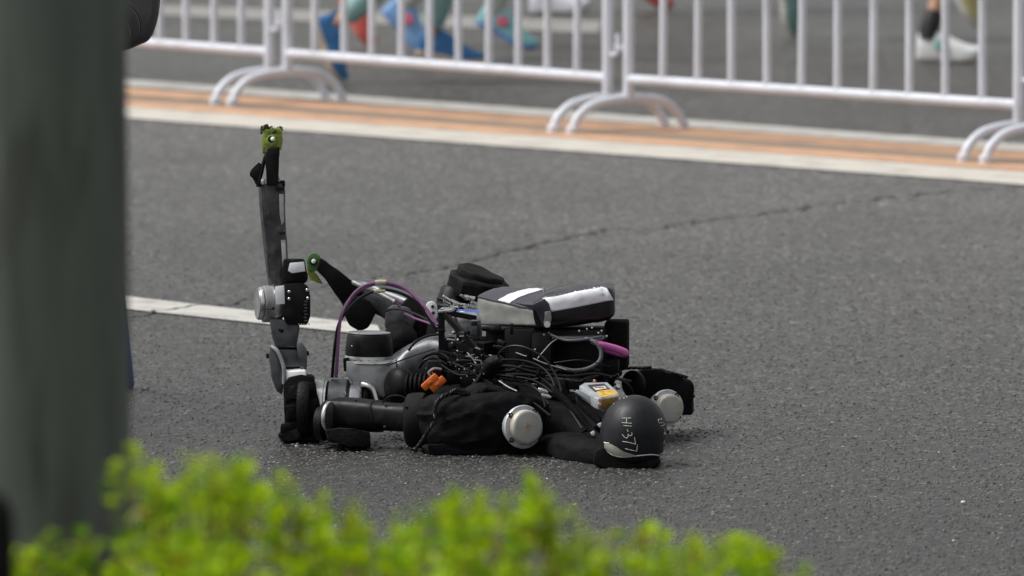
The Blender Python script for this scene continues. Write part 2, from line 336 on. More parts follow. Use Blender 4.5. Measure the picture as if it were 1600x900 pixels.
for mm in ('stone_dark', 'stone_mid', 'stone_pale'): me.materials.append(M[mm])
me.polygons.foreach_set('material_index', mi0)
st = bpy.data.objects.new('surface_stones', me); C.objects.link(st); st.parent = road; st['kind'] = 'stuff'

def strip(name, a, b, c, d, m, z, ext=0.0, ragged=0.006, n=240):
    """quad strip: near edge a->b, far edge c->d (ground points), extended along its length"""
    a, b, c, d = [Vector((q.x, q.y, z)) for q in (a, b, c, d)]
    if ext:
        e = (b - a).normalized() * ext; f = (d - c).normalized() * ext; a -= e; b += e; c -= e; d += e
    bm = B(); r1 = []; r2 = []
    for i in range(n + 1):
        t = i / n; q = a.lerp(b, t); s = c.lerp(d, t); w_ = (s - q).normalized()
        q += w_ * noise.fractal(Vector((q.x * 4, q.y * 4, 1)), 1, 2, 4) * ragged; s += w_ * noise.fractal(Vector((s.x * 4, s.y * 4, 9)), 1, 2, 4) * ragged
        r1.append(bm.verts.new(q)); r2.append(bm.verts.new(s))
    for i in range(n): bm.faces.new((r1[i], r1[i + 1], r2[i + 1], r2[i]))
    return obj(name, bm, m, kind='structure', smooth=False)
# a pair of y values (near edge, far edge) at x=200 and x=1600
strip('white_edge_line', G(200, 186), G(1600, 290), G(200, 168), G(1600, 270), 'white_line', 0.004, 12)
strip('orange_edge_line', G(200, 168), G(1600, 269.5), G(200, 158.5), G(1600, 259), 'orange_line', 0.0045, 12, 0.01)
strip('orange_edge_line', G(200, 149), G(1600, 251), G(200, 137), G(1600, 239), 'orange_line', 0.004, 12, 0.01)
strip('worn_edge_line', G(200, 158.4), G(1600, 258.9), G(200, 149.1), G(1600, 251.1), 'worn_orange', 0.0042, 12, 0.002)
strip('white_edge_line', G(200, 136), G(1600, 238), G(200, 125), G(1600, 226.5), 'grey_line', 0.004, 12)
strip('white_lane_line', G(100, 474), G(597, 527), G(100, 453), G(590, 510), 'grey_line', 0.004, 0, 0.008)
strip('white_lane_line', G(100, 19), G(935, 53), G(100, 3), G(940, 34), 'faint_line', 0.004, 0, 0.008)

def crack(pts, wpx):
    g = [G(x, y, 0.006) for x, y in pts]; g = catmull(g, 8); bm = B(); a = []; b = []
    for i, q in enumerate(g):
        t = (g[min(i + 1, len(g) - 1)] - g[max(i - 1, 0)]).normalized(); s = Vector((-t.y, t.x, 0))
        j = noise.fractal(q * 9, 1, 2, 4) * 0.05; wd = wpx * (0.012 + 0.014 * abs(noise.noise(q * 5)) + 0.01 * random.random())
        a.append(bm.verts.new(q + s * (j + wd))); b.append(bm.verts.new(q + s * (j - wd)))
    for i in range(len(g) - 1): bm.faces.new((a[i], a[i + 1], b[i + 1], b[i]))
    return obj('road_crack', bm, 'crack', kind='structure', smooth=False)
crack([(1640, 283), (1600, 290), (1480, 297), (1400, 305), (1300, 316), (1272, 320), (1200, 331), (1100, 343), (1020, 354), (960, 356), (930, 361), (850, 377), (800, 388), (740, 405)], 0.42)
crack([(740, 405), (690, 416), (600, 430), (500, 447), (394, 464), (342, 474), (265, 480), (222, 489), (150, 500)], 0.3)
bm = B()
for (x, y, s) in ((1505, 785, 4.2), (1467, 707, 2), (1255, 743, 1.6), (463, 697, 2.4), (636, 698, 2.6), (1490, 845, 2.5), (855, 748, 2), (1060, 705, 1.5), (1130, 868, 1.8), (1300, 760, 1.5), (1395, 640, 1.5)):
    c = G(x, y, s * 0.0008); lathe(bm, c - Vector((s * U * 0.9, 0, 0)), (1, 0.2, 0), [(0, s * .1), (s * .4, s * .55), (s, s * .7), (s * 1.5, s * .5), (s * 1.8, s * .1)], 8)
obj('white_pebbles', bm, 'pebble', kind='stuff')

# ------------------------------------------------------------------ crowd barriers
FA = G(435, 161); FB = G(965, 205); FC = G(1610, 250.5)
Fdir = (FC - FA).normalized(); Fdir.z = 0
Fprp = Vector((-Fdir.y, Fdir.x, 0))          # away from the camera
def mtube(bm, pts, r, seg=12, n=6): sweep(bm, catmull([Vector(q) for q in pts], n), r, seg)
def barrier(a, b, label):
    mid = (a + b) / 2; t = empty('crowd_barrier', (mid.x, mid.y, 0), label, 'barrier', 'white crowd barriers in a row')
    d = (b - a); L = d.length; d.normalize(); a = a + d * 0.062; b = b - d * 0.062; L = (b - a).length
    H = 1.08; Z = Vector((0, 0, 1))
    for q in (a, b):
        m_ = B(); mtube(m_, [q + Z * 0.12, q + Z * 0.6, q + Z * H], 0.021); obj('post', m_, 'rail', t)
    for z, r in ((0.205, 0.0195), (H, 0.021)):
        m_ = B(); mtube(m_, [a + Z * z, b + Z * z], r, n=2); obj('rail', m_, 'rail', t)
    for i in range(1, 11):
        q = a + d * (L * i / 11 + random.uniform(-.004, .004)); m_ = B(); mtube(m_, [q + Z * 0.205, q + Z * .6 + Fprp * random.uniform(-.004, .004), q + d * random.uniform(-.006, .006) + Z * H], 0.0155, 10, 4); obj('bar', m_, 'rail', t)
    for q, sgn in ((a, 1), (b, -1)):
        m_ = B(); P = Fprp; off = q + d * (-sgn * 0.005)
        mtube(m_, [off - P * .285 + Z * .012, off - P * .262 + Z * .06, off - P * .20 + Z * .105, off - P * .11 + Z * .125, off + Z * .13, off + P * .12 + Z * .125, off + P * .20 + Z * .105, off + P * .262 + Z * .06, off + P * .285 + Z * .012], 0.0175, 12, 7)
        f = obj('foot', m_, 'rail', t)
        for s in (-1, 1):
            m_ = B(); lathe(m_, off + P * (.285 * s), (0, 0, 1), [(0, .023), (.03, .023), (.034, .019)], 12, True, 1); obj('end_cap', m_, 'rail', f)
    # hooks at the right end, eyes at the left end
    for z in (0.33, 0.85):
        m_ = B(); q = b + Z * z
        mtube(m_, [q - Z * .03, q + d * .05 - Z * .03, q + d * .062, q + d * .062 + Z * .05], 0.009, 8); obj('hook', m_, 'rail', t)
        m_ = B(); q = a + Z * z; lathe(m_, q - d * .045 - Z * .012, (0, 0, 1), [(0, .012), (0, .024), (.02, .024), (.02, .012), (0, .012)], 16, False, 1); obj('eye', m_, 'rail', t)
step = (FC - FB)
barrier(FA - (FB - FA), FA, 'white crowd barrier at the far left, partly hidden by the grey pole')
barrier(FA, FB, 'white crowd barrier in front of the runners in blue shoes')
barrier(FB, FC, 'white crowd barrier right of centre in front of the white running shoe')
barrier(FC, FC + step, 'white crowd barrier cut by the right edge, only its end post and foot showing')

# ------------------------------------------------------------------ the robot
rb = empty('humanoid_robot', G(760, 700), 'black and grey humanoid robot lying face down on the road with broken ankles', 'robot')
X = Vector((1, 0, 0)); Yv = Vector((0, 1, 0)); Z = Vector((0, 0, 1))
# -- head: egg shaped shell lying on its face
HC = p(990, 674, -0.62); HR = Vector((51 * U, 58 * U, 56 * U)); tilt = Euler((0, R(8), 0)).to_matrix()
def headshape(v, k=1.0):
    x, y, z = v; q = math.hypot(x, y)
    if z < 0 and q > 1e-6:
        rr = math.sqrt(max(0, 1 - abs(z) ** 3.4)); x, y = x / q * rr, y / q * rr
    return HC + tilt @ Vector((x * HR.x * k, y * HR.y * k, z * HR.z * k))
bm = B(); bmesh.ops.create_uvsphere(bm, u_segments=72, v_segments=56, radius=1)
for v in bm.verts: v.co = headshape(v.co)
head = obj('head', bm, 'matte', rb)
from mathutils.bvhtree import BVHTree
_hb = BVHTree.FromPolygons([v.co + rb.location for v in head.data.vertices], [tuple(q.vertices) for q in head.data.polygons])
def head_pt(px, py, off=0.0006):
    for k in range(30):
        qx = px + (990 - px) * k * .01
        loc, nrm, _i, _d = _hb.ray_cast(Vector((0, 0, CH)), ray(qx, py).normalized())
        if loc is not None: return loc + nrm * (off if nrm.y < 0 else -off)
    return HC
# face / chin section resting on the road
bm = B(); bmesh.ops.create_uvsphere(bm, u_segments=72, v_segments=90, radius=1)
for v in bm.verts: v.co = Vector(v.co)
bmesh.ops.delete(bm, geom=[v for v in bm.verts if v.co.z > -.66 - .05 * math.sin(math.atan2(v.co.y, v.co.x) * 2 + .5)], context='VERTS')
for v in bm.verts: v.co = headshape(v.co, 1.012)
o = obj('face_plate', bm, 'rubber', head); so_ = o.modifiers.new('thick', 'SOLIDIFY'); so_.thickness = .002; so_.offset = -1
def hp(cx, cy): return (940 + cx / 6.206, 600 + cy / 6.206)
def stroke(bm, pts, r=0.0009):
    q = [head_pt(*hp(*c), off=0.0004) for c in pts]; sweep(bm, catmull(q, 5), r, 6)
for nm, sts in (('H', [[(200, 332), (242, 331), (286, 330)], [(243, 332), (242, 378)], [(198, 374), (245, 379), (291, 382)]]),
                ('I', [[(213, 403), (292, 409)]]), ('-', [[(249, 438), (259, 465)]]),
                ('3', [[(200, 488), (222, 514), (246, 524), (258, 508), (258, 488), (270, 502), (290, 498), (297, 484), (290, 468)]]),
                ('7', [[(318, 516), (331, 584)], [(331, 584), (270, 568), (203, 556)]]),
                ('7', [[(347, 588), (341, 652)], [(341, 652), (285, 640), (228, 627)]]),
                ('2', [[(573, 325), (582, 345), (556, 342), (549, 352), (560, 378), (590, 372), (606, 386), (604, 398), (575, 408)]]),
                ('4', [[(600, 425), (614, 458), (604, 486), (622, 478)], [(612, 460), (622, 492)]]),
                ('1', [[(612, 545), (600, 585)], [(604, 600), (598, 640)]])):
    bm = B()
    for s in sts: stroke(bm, s)
    obj('lettering_stroke', bm, 'chalk', head)
def head_patch(name, up, lo, m, parent, off=.0012):
    bm = B(); n = 14; g = []
    cu = catmull([Vector((*hp(*c), 0)) for c in up], 6); cl = catmull([Vector((*hp(*c), 0)) for c in lo], 6)
    for i in range(len(cu)):
        g.append([bm.verts.new(head_pt(*(cu[i].lerp(cl[i], j / n)).xy, off=off)) for j in range(n + 1)])
    for i in range(len(g) - 1):
        for j in range(n): bm.faces.new((g[i][j], g[i + 1][j], g[i + 1][j + 1], g[i][j + 1]))
    return obj(name, bm, m, parent)
vis = head_patch('visor', [(30, 566), (72, 572), (140, 606), (210, 650), (325, 688), (330, 690)], [(30, 630), (70, 662), (120, 690), (205, 705), (325, 697), (330, 697)], 'visor', head)
head_patch('visor', [(545, 684), (575, 668), (596, 648), (600, 645)], [(545, 688), (575, 694), (588, 700), (592, 700)], 'visor', head)
bm = B(); stroke(bm, [(32, 630), (70, 662), (110, 688), (200, 707), (330, 697), (400, 690), (480, 684), (540, 690), (590, 702)], 0.0013); obj('trim_line', bm, 'whitetape', head)
bm = B(); stroke(bm, [(26, 566), (50, 572), (74, 570)], 0.0016); obj('trim_line', bm, 'whitetape', head)
bm = B()
for a, b in ((180, 148), (217, 139), (245, 127), (120, 195)): screw(bm, head_pt(*hp(a, b)), Vector((-.3, -.5, .8)), 0.9)
obj('rivet', bm, 'silver', head)
bm = B(); lathe(bm, p(1038, 675, -.60), (1, -.2, 0), [(0, 3), (6, 3), (7, 2)], 10); obj('side_knob', bm, 'black', head)
bm = B(); prism(bm, [(930, 704), (938, 699), (946, 699), (946, 712), (960, 717), (985, 720), (1034, 717), (1030, 727), (1022, 732), (985, 735), (950, 734), (934, 731), (926, 722)], -.69, -.54, 4); obj('chin_guard', bm, 'rubber', head)
bm = B(); prism(bm, [(975, 655), (1012, 630), (1016, 640), (985, 668)], -.5, -.46, 1); obj('neck_strut', bm, 'dgrey', rb)

# -- shoulder motors
def motor(P, ax, s, name='shoulder_motor', stain=True):
    bm = B(); ax = Vector(ax).normalized()
    lathe(bm, P, ax, [(-16, 27 * s), (-2, 30 * s), (0, 33.5 * s), (4, 34 * s), (5.5, 33 * s), (5.6, 25 * s)], 48)
    f = obj(name, bm, 'flange', rb)
    bm = B(); lathe(bm, P, ax, [(4, 27 * s), (16, 26.5 * s), (18.5, 25 * s), (19.5, 22 * s), (19.6, 0.5)], 48); obj('motor_cap', bm, 'cap', f)
    _, sd_, up_ = frame(ax)
    for a in (40, 130, 215, 320):
        q = P + ax * (5.4 * U) + (sd_ * math.cos(R(a)) + up_ * math.sin(R(a))) * (30 * s * U)
        bm = B(); lathe(bm, q, ax, [(-2, 4.2 * s), (0.8, 4.2 * s), (1, 3.4 * s)], 14); obj('bolt_recess', bm, 'hole', f)
        bm = B(); lathe(bm, q, ax, [(0, 2.2 * s), (1.6, 2.2 * s), (2, 1.4 * s)], 8); obj('bolt', bm, 'copper', f)
    if stain:
        bm = B()
        for k in range(12):
            a = k * 0.7; rr = 2 + 5 * ((k * 37) % 5) / 5
            q = P + ax * (19.8 * U) + (sd_ * math.cos(a) + up_ * math.sin(a)) * (rr * U)
            lathe(bm, q, ax, [(0, 1.2), (0.3, 1.0)], 6)
        obj('rust_mark', bm, 'rust', f)
    return f
motor(p(816, 667, -.36), (0.50, -0.86, 0.06), 1.0)
motor(p(1040, 637, 0.06), (0.42, -0.90, -0.02), 0.86, stain=False)

# -- near arm: cloth sleeve, rubber ring, forearm, taped hand
bm = B(); loft(bm, [(668, 662, -.24, 34, 36), (684, 659, -.25, 43, 44), (715, 660, -.27, 48, 50), (750, 658, -.28, 47, 50), (785, 655, -.26, 44, 48), (806, 652, -.22, 38, 40), (835, 655, -.18, 32, 34)], seg=110, n=20, power=3.3, nz=.0048, ns=13, ridge='fold')
sleeve = obj('cloth_sleeve', bm, 'cloth', rb)
bm = B(); loft(bm, [(672, 700, -.26, 9, 30), (700, 702, -.28, 12, 38), (740, 703, -.28, 11, 38), (775, 700, -.26, 9, 30)], seg=40, power=3, nz=.004, ns=20, ridge=True); obj('cloth_fold', bm, 'cloth', sleeve)
bm = B(); prism(bm, [(667, 694), (672, 712), (700, 714), (735, 715), (762, 713), (778, 704), (774, 690)], -.345, -.2, 1.5); bmesh.ops.subdivide_edges(bm, edges=list(bm.edges), cuts=3, use_grid_fill=True)
for v in bm.verts: v.co += Vector((0, 1, .4)) * noise.noise(v.co * 30) * .004
obj('cloth_skirt', bm, 'cloth', sleeve)
bm = B(); loft(bm, [(728, 616, -.3, 4, 12), (745, 609, -.28, 8, 22), (762, 607, -.27, 8, 22), (785, 615, -.27, 6, 20), (800, 626, -.27, 3, 10)], seg=30, nz=.004, ns=30, ridge=True); obj('cloth_fold', bm, 'cloth', sleeve)
def rope(pts, r, name, par, m='cable'):
    c = catmull([p(*q) for q in pts], 10); bm = B()
    for ph in (0, 2.094, 4.188):
        out = []
        for i, q in enumerate(c):
            td = (c[min(i + 1, len(c) - 1)] - c[max(i - 1, 0)]).normalized(); _, s, t = frame(td); a = ph + i * 0.55
            out.append(q + (s * math.cos(a) + t * math.sin(a)) * r * U * .55)
        sweep(bm, out, r * U * .62, 6)
    return obj(name, bm, m, par)
rope([(681, 655, -.36), (680, 636, -.35), (690, 621, -.34), (710, 614, -.33), (728, 615, -.33)], 3.2, 'tie_rope', sleeve)
rope([(703, 614, -.34), (712, 609, -.33), (724, 611, -.33), (733, 616, -.33)], 3.0, 'tie_rope', sleeve)
rope([(678, 660, -.36), (668, 675, -.37), (656, 694, -.37), (651, 699, -.37)], 2.8, 'tie_rope', sleeve)
bm = B(); lathe(bm, p(650, 699, -.37), (-.3, 0, -1), [(0, 3), (3, 4.5), (6, 3)], 10); obj('rope_knot', bm, 'cable', sleeve)
bm = B(); lathe(bm, p(634, 657, -.20), (1, -.15, 0.02), [(0, 20), (1, 36), (4, 41), (10, 43), (24, 43.5), (31, 42.5), (33, 39), (34, 30)], 56); obj('elbow_ring', bm, 'rubber', rb)
bm = B(); lathe(bm, p(664, 658, -.22), (1, -.15, 0.02), [(0, 33), (3, 36), (6, 33), (9, 36), (12, 33), (15, 35), (18, 32)], 40); obj('elbow_bellows', bm, 'rubber', rb)
bm = B(); loft(bm, [(519, 647, -.10, 18, 18), (523, 646, -.11, 24, 24), (545, 647, -.12, 26, 26), (583, 650, -.15, 25, 25), (590, 650, -.155, 23, 23), (606, 651, -.17, 22, 22), (640, 653, -.2, 22, 22)], seg=48, power=2.7); fa = obj('forearm', bm, 'black', rb)
bm = B(); lathe(bm, p(579, 650, -.148), (1, -.2, 0.0), [(0, 24), (.5, 25.6), (20, 24.6), (20.5, 22)], 44); obj('tape_band', bm, 'tape', fa)
bm = B(); pt(bm, [(598, 630, -.2), (606, 621, -.2), (622, 618, -.21), (640, 624, -.22)], 1.3, 8); obj('strap', bm, 'black', fa)
bm = B()
for a, b in ((556, 625), (603, 633), (634, 635), (601, 667)): lathe(bm, p(a, b, -.262), (0, -.7, .7), [(-2, 2), (1.4, 2)], 10)
obj('screw_hole', bm, 'hole', fa)
bm = B(); prism(bm, [(508, 672), (512, 690), (530, 693), (545, 697), (566, 699), (579, 695), (577, 675), (556, 670), (530, 668)], -.24, -.02, 2); bmesh.ops.subdivide_edges(bm, edges=list(bm.edges), cuts=2, use_grid_fill=True)
for v in bm.verts: v.co += Vector((1, 1, 1)) * noise.noise(v.co * 40) * .002
obj('taped_hand', bm, 'tape', rb)
bm = B(); lathe(bm, p(512, 651, -.16), (.92, -.38, -.02), [(-2, 22), (0, 24), (3, 24.5), (5, 23.5), (6, 20)], 40); obj('wrist_ring', bm, 'silver', rb)
bm = B(); lathe(bm, p(505, 662, -.14), (.95, -.3, 0), [(-10, 20), (-8, 26), (3, 27), (5, 24)], 36); obj('wrist_wrap', bm, 'tape', rb)

# -- near leg joint on the road: taped drum, silver rings, grey barrel
JA = Vector((1, -.12, 0.0))
bm = B(); prism(bm, [(443, 600), (444, 640), (447, 665), (434, 679), (441, 689), (470, 688), (500, 690), (506, 668), (500, 640), (494, 600), (490, 587), (470, 585), (450, 590)], -.02, .22, 2)
bmesh.ops.subdivide_edges(bm, edges=list(bm.edges), cuts=2, use_grid_fill=True)
for v in bm.verts: v.co += Vector((1, 1, .6)) * noise.noise(v.co * 26) * .004
td = obj('taped_joint', bm, 'tape', rb)
for k, (q0, q1, q2, q3) in enumerate((((444, 604), (492, 596), (494, 618), (446, 628)), ((446, 634), (496, 622), (500, 646), (449, 655)), ((440, 662), (500, 650), (503, 676), (438, 684)), ((434, 679), (466, 668), (472, 687), (441, 690)))):
    bm = B(); prism(bm, [q0, ((q0[0] + q1[0]) / 2, (q0[1] + q1[1]) / 2 + 2), q1, q2, ((q2[0] + q3[0]) / 2, (q2[1] + q3[1]) / 2 - 2), q3], -.028 - .004 * (k % 2), .02, .8)
    bmesh.ops.subdivide_edges(bm, edges=list(bm.edges), cuts=3, use_grid_fill=True)
    for v in bm.verts: v.co += Vector((1, 1, .6)) * noise.noise(v.co * 34 + X * k) * .005
    obj('tape_wrap', bm, 'tape', td)
bm = B(); lathe(bm, p(469, 636, .03), JA, [(0, 40), (1, 50), (5, 52), (17, 52), (20, 50), (21, 40)], 48); obj('tape_roll', bm, 'tape', td)
bm = B(); lathe(bm, p(488, 634, .06), JA, [(0, 40), (1, 42), (21, 42), (22, 40), (22.1, 41.5), (25, 41.5), (26, 38)], 56); jr = obj('joint_ring', bm, 'silver', rb)
bm = B()
for i in range(16): 
    a = i * 2 * math.pi / 16; box(bm, p(516, 634, .055) + (Yv * math.cos(a) + Z * math.sin(a)) * 39 * U, (3, 4, 4), (0, 0, 0), .6)
obj('ring_bolt', bm, 'silver', jr)
bm = B(); lathe(bm, p(516, 634, .05), JA, [(0, 36), (1, 42), (28, 42), (29, 40)], 56); obj('joint_barrel', bm, 'dgrey', rb)
bm = B(); lathe(bm, p(545, 636, .045), JA, [(0, 34), (5, 38), (17, 37), (22, 32)], 48); obj('joint_cone', bm, 'silver', rb)
bm = B(); lathe(bm, p(565, 637, .04), JA, [(0, 33), (3, 34), (4, 30), (8, 33), (12, 30)], 40); obj('joint_collar', bm, 'black', rb)
bm = B(); hexa(bm, [p(443, 602, 0), p(481, 598, -.02), p(478, 585, .12), p(446, 587, .12)], [p(443, 580, 0), p(478, 578, -.02), p(474, 570, .12), p(446, 572, .12)], 3, 1, .001, 30); obj('white_tape_patch', bm, 'whitetape', rb)
# side plates of lower knee
bm = B(); prism(bm, [(422, 541), (429, 538), (440, 570), (443, 600), (441, 617), (432, 611), (424, 590), (420, 560)], .02, .12, 2); obj('knee_side_plate', bm, 'dgrey', rb)
bm = B(); pt(bm, [(424, 541, .02), (433, 548, .01), (440, 562, .005), (444, 578, .0), (444, 600, .0)], 3.4, 10); obj('knee_rim', bm, 'grey', rb)
bm = B(); hexa(bm, [p(432, 574, .03), p(478, 574, .03), p(478, 574, .14), p(436, 574, .14)], [p(426, 544, .03), p(478, 546, .03), p(474, 541, .14), p(428, 540, .14)], 3); obj('lower_knee', bm, 'dgrey', rb)
bm = B(); prism(bm, [(463, 538), (472, 535), (479, 545), (480, 556), (479, 577), (470, 580), (466, 560)], .0, .14, 2); obj('knee_side_plate', bm, 'dgrey', rb)
bm = B()
for q in ((419, 556, .07), (479, 552, .05)): lathe(bm, p(*q), (1, 0, 0), [(-3, 4), (3, 4), (4, 2)], 12)
obj('knee_bolt', bm, 'black', rb)
bm = B(); prism(bm, [(421, 498), (468, 500), (468, 515), (463, 543), (431, 543), (425, 527)], .02, .14, 3); obj('knee_link', bm, 'dgrey', rb)
bm = B(); prism(bm, [(432, 512), (445, 514), (443, 522), (436, 520)], .02, .04, 1); obj('link_recess', bm, 'hole', rb)
# main knee motor
KA = Vector((-1, -.22, .02)); K0 = p(452, 476, .08)
bm = B(); lathe(bm, p(440, 475, .07), KA, [(0, 24), (2, 30), (10, 32), (16, 32), (17, 28)], 48); obj('knee_motor_ring', bm, 'silver', rb)
bm = B(); lathe(bm, p(425, 475, .065), KA, [(0, 26), (1, 29), (14, 29), (16, 26), (16.2, 25), (22, 25), (24, 23.5), (24.2, 0.5)], 48); km = obj('knee_motor', bm, 'grey', rb)
bm = B(); lathe(bm, p(405.5, 474, .055), KA, [(-3, 26), (0, 26), (2, 25), (2.1, 23)], 48); obj('knee_motor_rim', bm, 'silver', km)
bm = B(); box(bm, p(427, 482, -.02), (5, 3, 4)); box(bm, p(418, 483, -.02), (14, 3, 1.2)); obj('motor_slot', bm, 'hole', km)
bm = B(); prism(bm, [(441, 444), (470, 441), (481, 446), (485, 462), (485, 494), (480, 508), (448, 507), (442, 495)], -.0, .17, 3); kh = obj('knee_housing', bm, 'black', rb)
bm = B(); prism(bm, [(443, 404), (476, 404), (478, 418), (482, 434), (478, 443), (450, 444), (440, 436)], .01, .14, 4); kb = obj('knee_block', bm, 'black', rb)
bm = B(); prism(bm, [(453, 411), (475, 409), (477, 424), (456, 427), (450, 423)], .004, .012, .6); obj('white_tape_patch', bm, 'whitetape', kb)
bm = B(); prism(bm, [(430, 448), (444, 446), (445, 475), (432, 476)], -.05, -.035, .8); obj('white_tape_patch', bm, 'whitetape', kh)
for q in ((452, 456), (452, 467), (480, 453), (481, 466)):
    bm = B(); screw(bm, p(q[0], q[1], -.006), (0, -1, 0), 2.4); obj('screw', bm, 'silver', kh)
for i in range(5):
    bm = B(); lathe(bm, p(467 + i * 4, 506.5, -.004), (0, -1, 0), [(0, 1.2), (1, 1.2)], 8); obj('vent_hole', bm, 'silver', kh)
bm = B(); 
for i in range(7): box(bm, p(478 - (i % 2), 471 + i * 5, -.003), (5, 3, 2.2))
obj('cooling_fin', bm, 'dgrey', kh)
# shank pointing up
def shank():
    bm = B()
    prof = [(286, 405, 445), (300, 404, 446), (330, 406, 446), (355, 408, 447), (375, 410, 449), (400, 413, 450), (425, 416, 451), (446, 419, 454)]
    secs = []; cs = []
    rings = []
    for (y, xl, xr) in prof:
        c = p((xl + xr) / 2, y, .08); a = (xr - xl) / 2 * U; b = 15 * U; ring = []
        for i in range(36):
            t = 2 * math.pi * i / 36; ca, sa = math.cos(t), math.sin(t); ca = math.copysign(abs(ca) ** .75, ca); sa = math.copysign(abs(sa) ** .8, sa)
            ring.append(bm.verts.new(c + X * ca * a + Yv * sa * b))
        rings.append(ring)
    for q in range(len(rings) - 1):
        for i in range(36): bm.faces.new((rings[q][i], rings[q][(i + 1) % 36], rings[q + 1][(i + 1) % 36], rings[q + 1][i]))
    bm.faces.new(rings[0]); bm.faces.new(rings[-1]); return obj('shank', bm, 'polished', rb)
sh = shank()
bm = B(); prism(bm, [(436, 303), (443, 303), (444, 346), (440, 352), (437, 335)], .0525, .07, .5); obj('shank_highlight', bm, 'shell', sh)  # two pale panels imitate bright highlights on the right of the shank
bm = B(); prism(bm, [(439, 375), (446, 375), (448, 414), (442, 424)], .0525, .07, .5); obj('shank_highlight', bm, 'shell', sh)
bm = B(); prism(bm, [(431, 293), (444, 292), (444, 298), (432, 299)], .04, .065, .5); prism(bm, [(436, 362), (446, 362), (446, 366), (438, 366)], .04, .065, .5); obj('shank_clip', bm, 'hole', sh)
bm = B(); pt(bm, [(409, 292, .05), (411, 330, .05), (416, 375, .05), (419, 410, .05), (421, 435, .05)], 1.3, 8); obj('shank_rim', bm, 'polished', sh)
bm = B(); lathe(bm, p(440, 287, .07), (1, 0, 0), [(-8, 5), (4, 5.5), (5.5, 4)], 16); obj('ankle_bolt', bm, 'black', sh)
for q, r in (((411, 281.5, .05), 4.2), ((436, 278, .06), 2.2)):
    bm = B(); lathe(bm, p(*q), (0, -.5, 1), [(-6, r * .8), (0, r), (2, r * .7), (3, r * .2)], 14); obj('ball_joint', bm, 'whitetape', sh)
bm = B(); prism(bm, [(417, 232), (437, 229), (437, 242), (434, 255), (433, 285), (436, 290), (416, 290), (416, 270), (414, 250)], .03, .12, 2); ab = obj('ankle_link', bm, 'black', rb)
bm = B(); pt(bm, [(418, 238, .05), (413, 250, .05), (409, 268, .05), (404, 286, .05), (403, 292, .05)], 3.0, 8); obj('ankle_rod', bm, 'black', ab)
bm = B(); prism(bm, [(390, 271), (392, 266), (398, 260), (404, 254), (409, 258), (408, 275), (404, 292), (399, 288), (396, 277), (391, 276)], .05, .10, 1.5)
for v in bm.verts: v.co += Vector((noise.noise(v.co * 60), 0, noise.noise(v.co * 60 + X))) * .002
obj('torn_ankle_pad', bm, 'rubber', ab)
def resin(name, cx, cy, dd, s, m, tall):
    bm = B(); out = [(cx - 13 * s, cy - 12 * s), (cx - 8 * s, cy - 15 * s), (cx - 3 * s, cy - 13 * s), (cx + 1 * s, cy - 18 * s), (cx + 5 * s, cy - 14 * s), (cx + 10 * s, cy - 17 * s), (cx + 14 * s, cy - 13 * s), (cx + 15 * s, cy + 2 * s), (cx + 13 * s, cy + 14 * s), (cx + 6 * s, cy + 18 * s), (cx - 4 * s, cy + 17 * s), (cx - 11 * s, cy + 10 * s)]
    prism(bm, out, dd, dd + .06, 1); return obj(name, bm, m, rb)
g1 = resin('broken_ankle_cup', 425, 218, .05, 1.12, 'green', 1)
bm = B(); lathe(bm, p(424, 220, .048), (0, -1, 0), [(-3, 9), (1.5, 9), (2.5, 7.5)], 20); obj('cup_boss', bm, 'green', g1)
bm = B(); lathe(bm, p(423.5, 217.5, .042), (0, -1, 0), [(-1, 5), (1, 5)], 14); obj('bore_hole', bm, 'hole', g1)
bm = B(); lathe(bm, p(426, 217, .039), (-.2, -1, .3), [(-1, 3.6), (1, 3.2), (1.8, 2)], 12); obj('bearing_ball', bm, 'whitetape', g1)
bm = B(); prism(bm, [(409, 210), (415, 214), (417, 230), (414, 241), (410, 240)], .06, .09, .8); obj('cup_shard', bm, 'green', g1)
bm = B()
for i in range(26):
    a = random.random(); q = p(408 + 31 * a, 206 + random.uniform(-6, 3) - 3 * math.sin(a * 7), .05 + random.random() * .05)
    box(bm, q, (random.uniform(3, 8), 5, random.uniform(3, 9)), (random.uniform(-30, 30), random.uniform(-40, 40), 0), .5)
obj('scorched_edge', bm, 'char', g1)
# -- far leg: broken end, thigh, shin
bm = B(); prism(bm, [(481, 401), (486, 396), (494, 395), (500, 400), (502, 410), (498, 421), (490, 425), (482, 420), (479, 410)], .66, .72, 1.5); g2 = obj('broken_ankle_cup', bm, 'green2', rb)
bm = B(); prism(bm, [(480, 412), (487, 422), (496, 430), (505, 444), (496, 442), (486, 437), (480, 428)], .68, .74, 1); obj('cup_shard', bm, 'green', g2)
bm = B(); lathe(bm, p(489, 409, .655), (0, -1, 0), [(-1, 6), (1, 6)], 14); obj('bore_hole', bm, 'hole', g2)
bm = B(); lathe(bm, p(490, 408, .65), (-.2, -1, .3), [(-1, 4), (1, 3.6), (1.8, 2)], 12); obj('bearing_ball', bm, 'whitetape', g2)
bm = B(); prism(bm, [(500, 402), (510, 408), (528, 425), (546, 436), (560, 446), (568, 462), (560, 480), (545, 484), (536, 478), (524, 455), (508, 436), (494, 422)], .62, .74, 3); fs_ = obj('far_ankle_link', bm, 'black', rb)
bm = B(); prism(bm, [(534, 482), (540, 470), (560, 462), (578, 470), (588, 488), (576, 512), (562, 518), (545, 508), (540, 496)], .55, .7, 4); obj('far_ankle_block', bm, 'rubber', rb)
bm = B(); loft(bm, [(553, 446, .7, 7, 14), (575, 456, .66, 21, 20), (610, 474, .6, 25, 22), (645, 490, .55, 28, 24), (672, 500, .5, 26, 24)], power=3.2); obj('far_shank', bm, 'dgrey', rb)
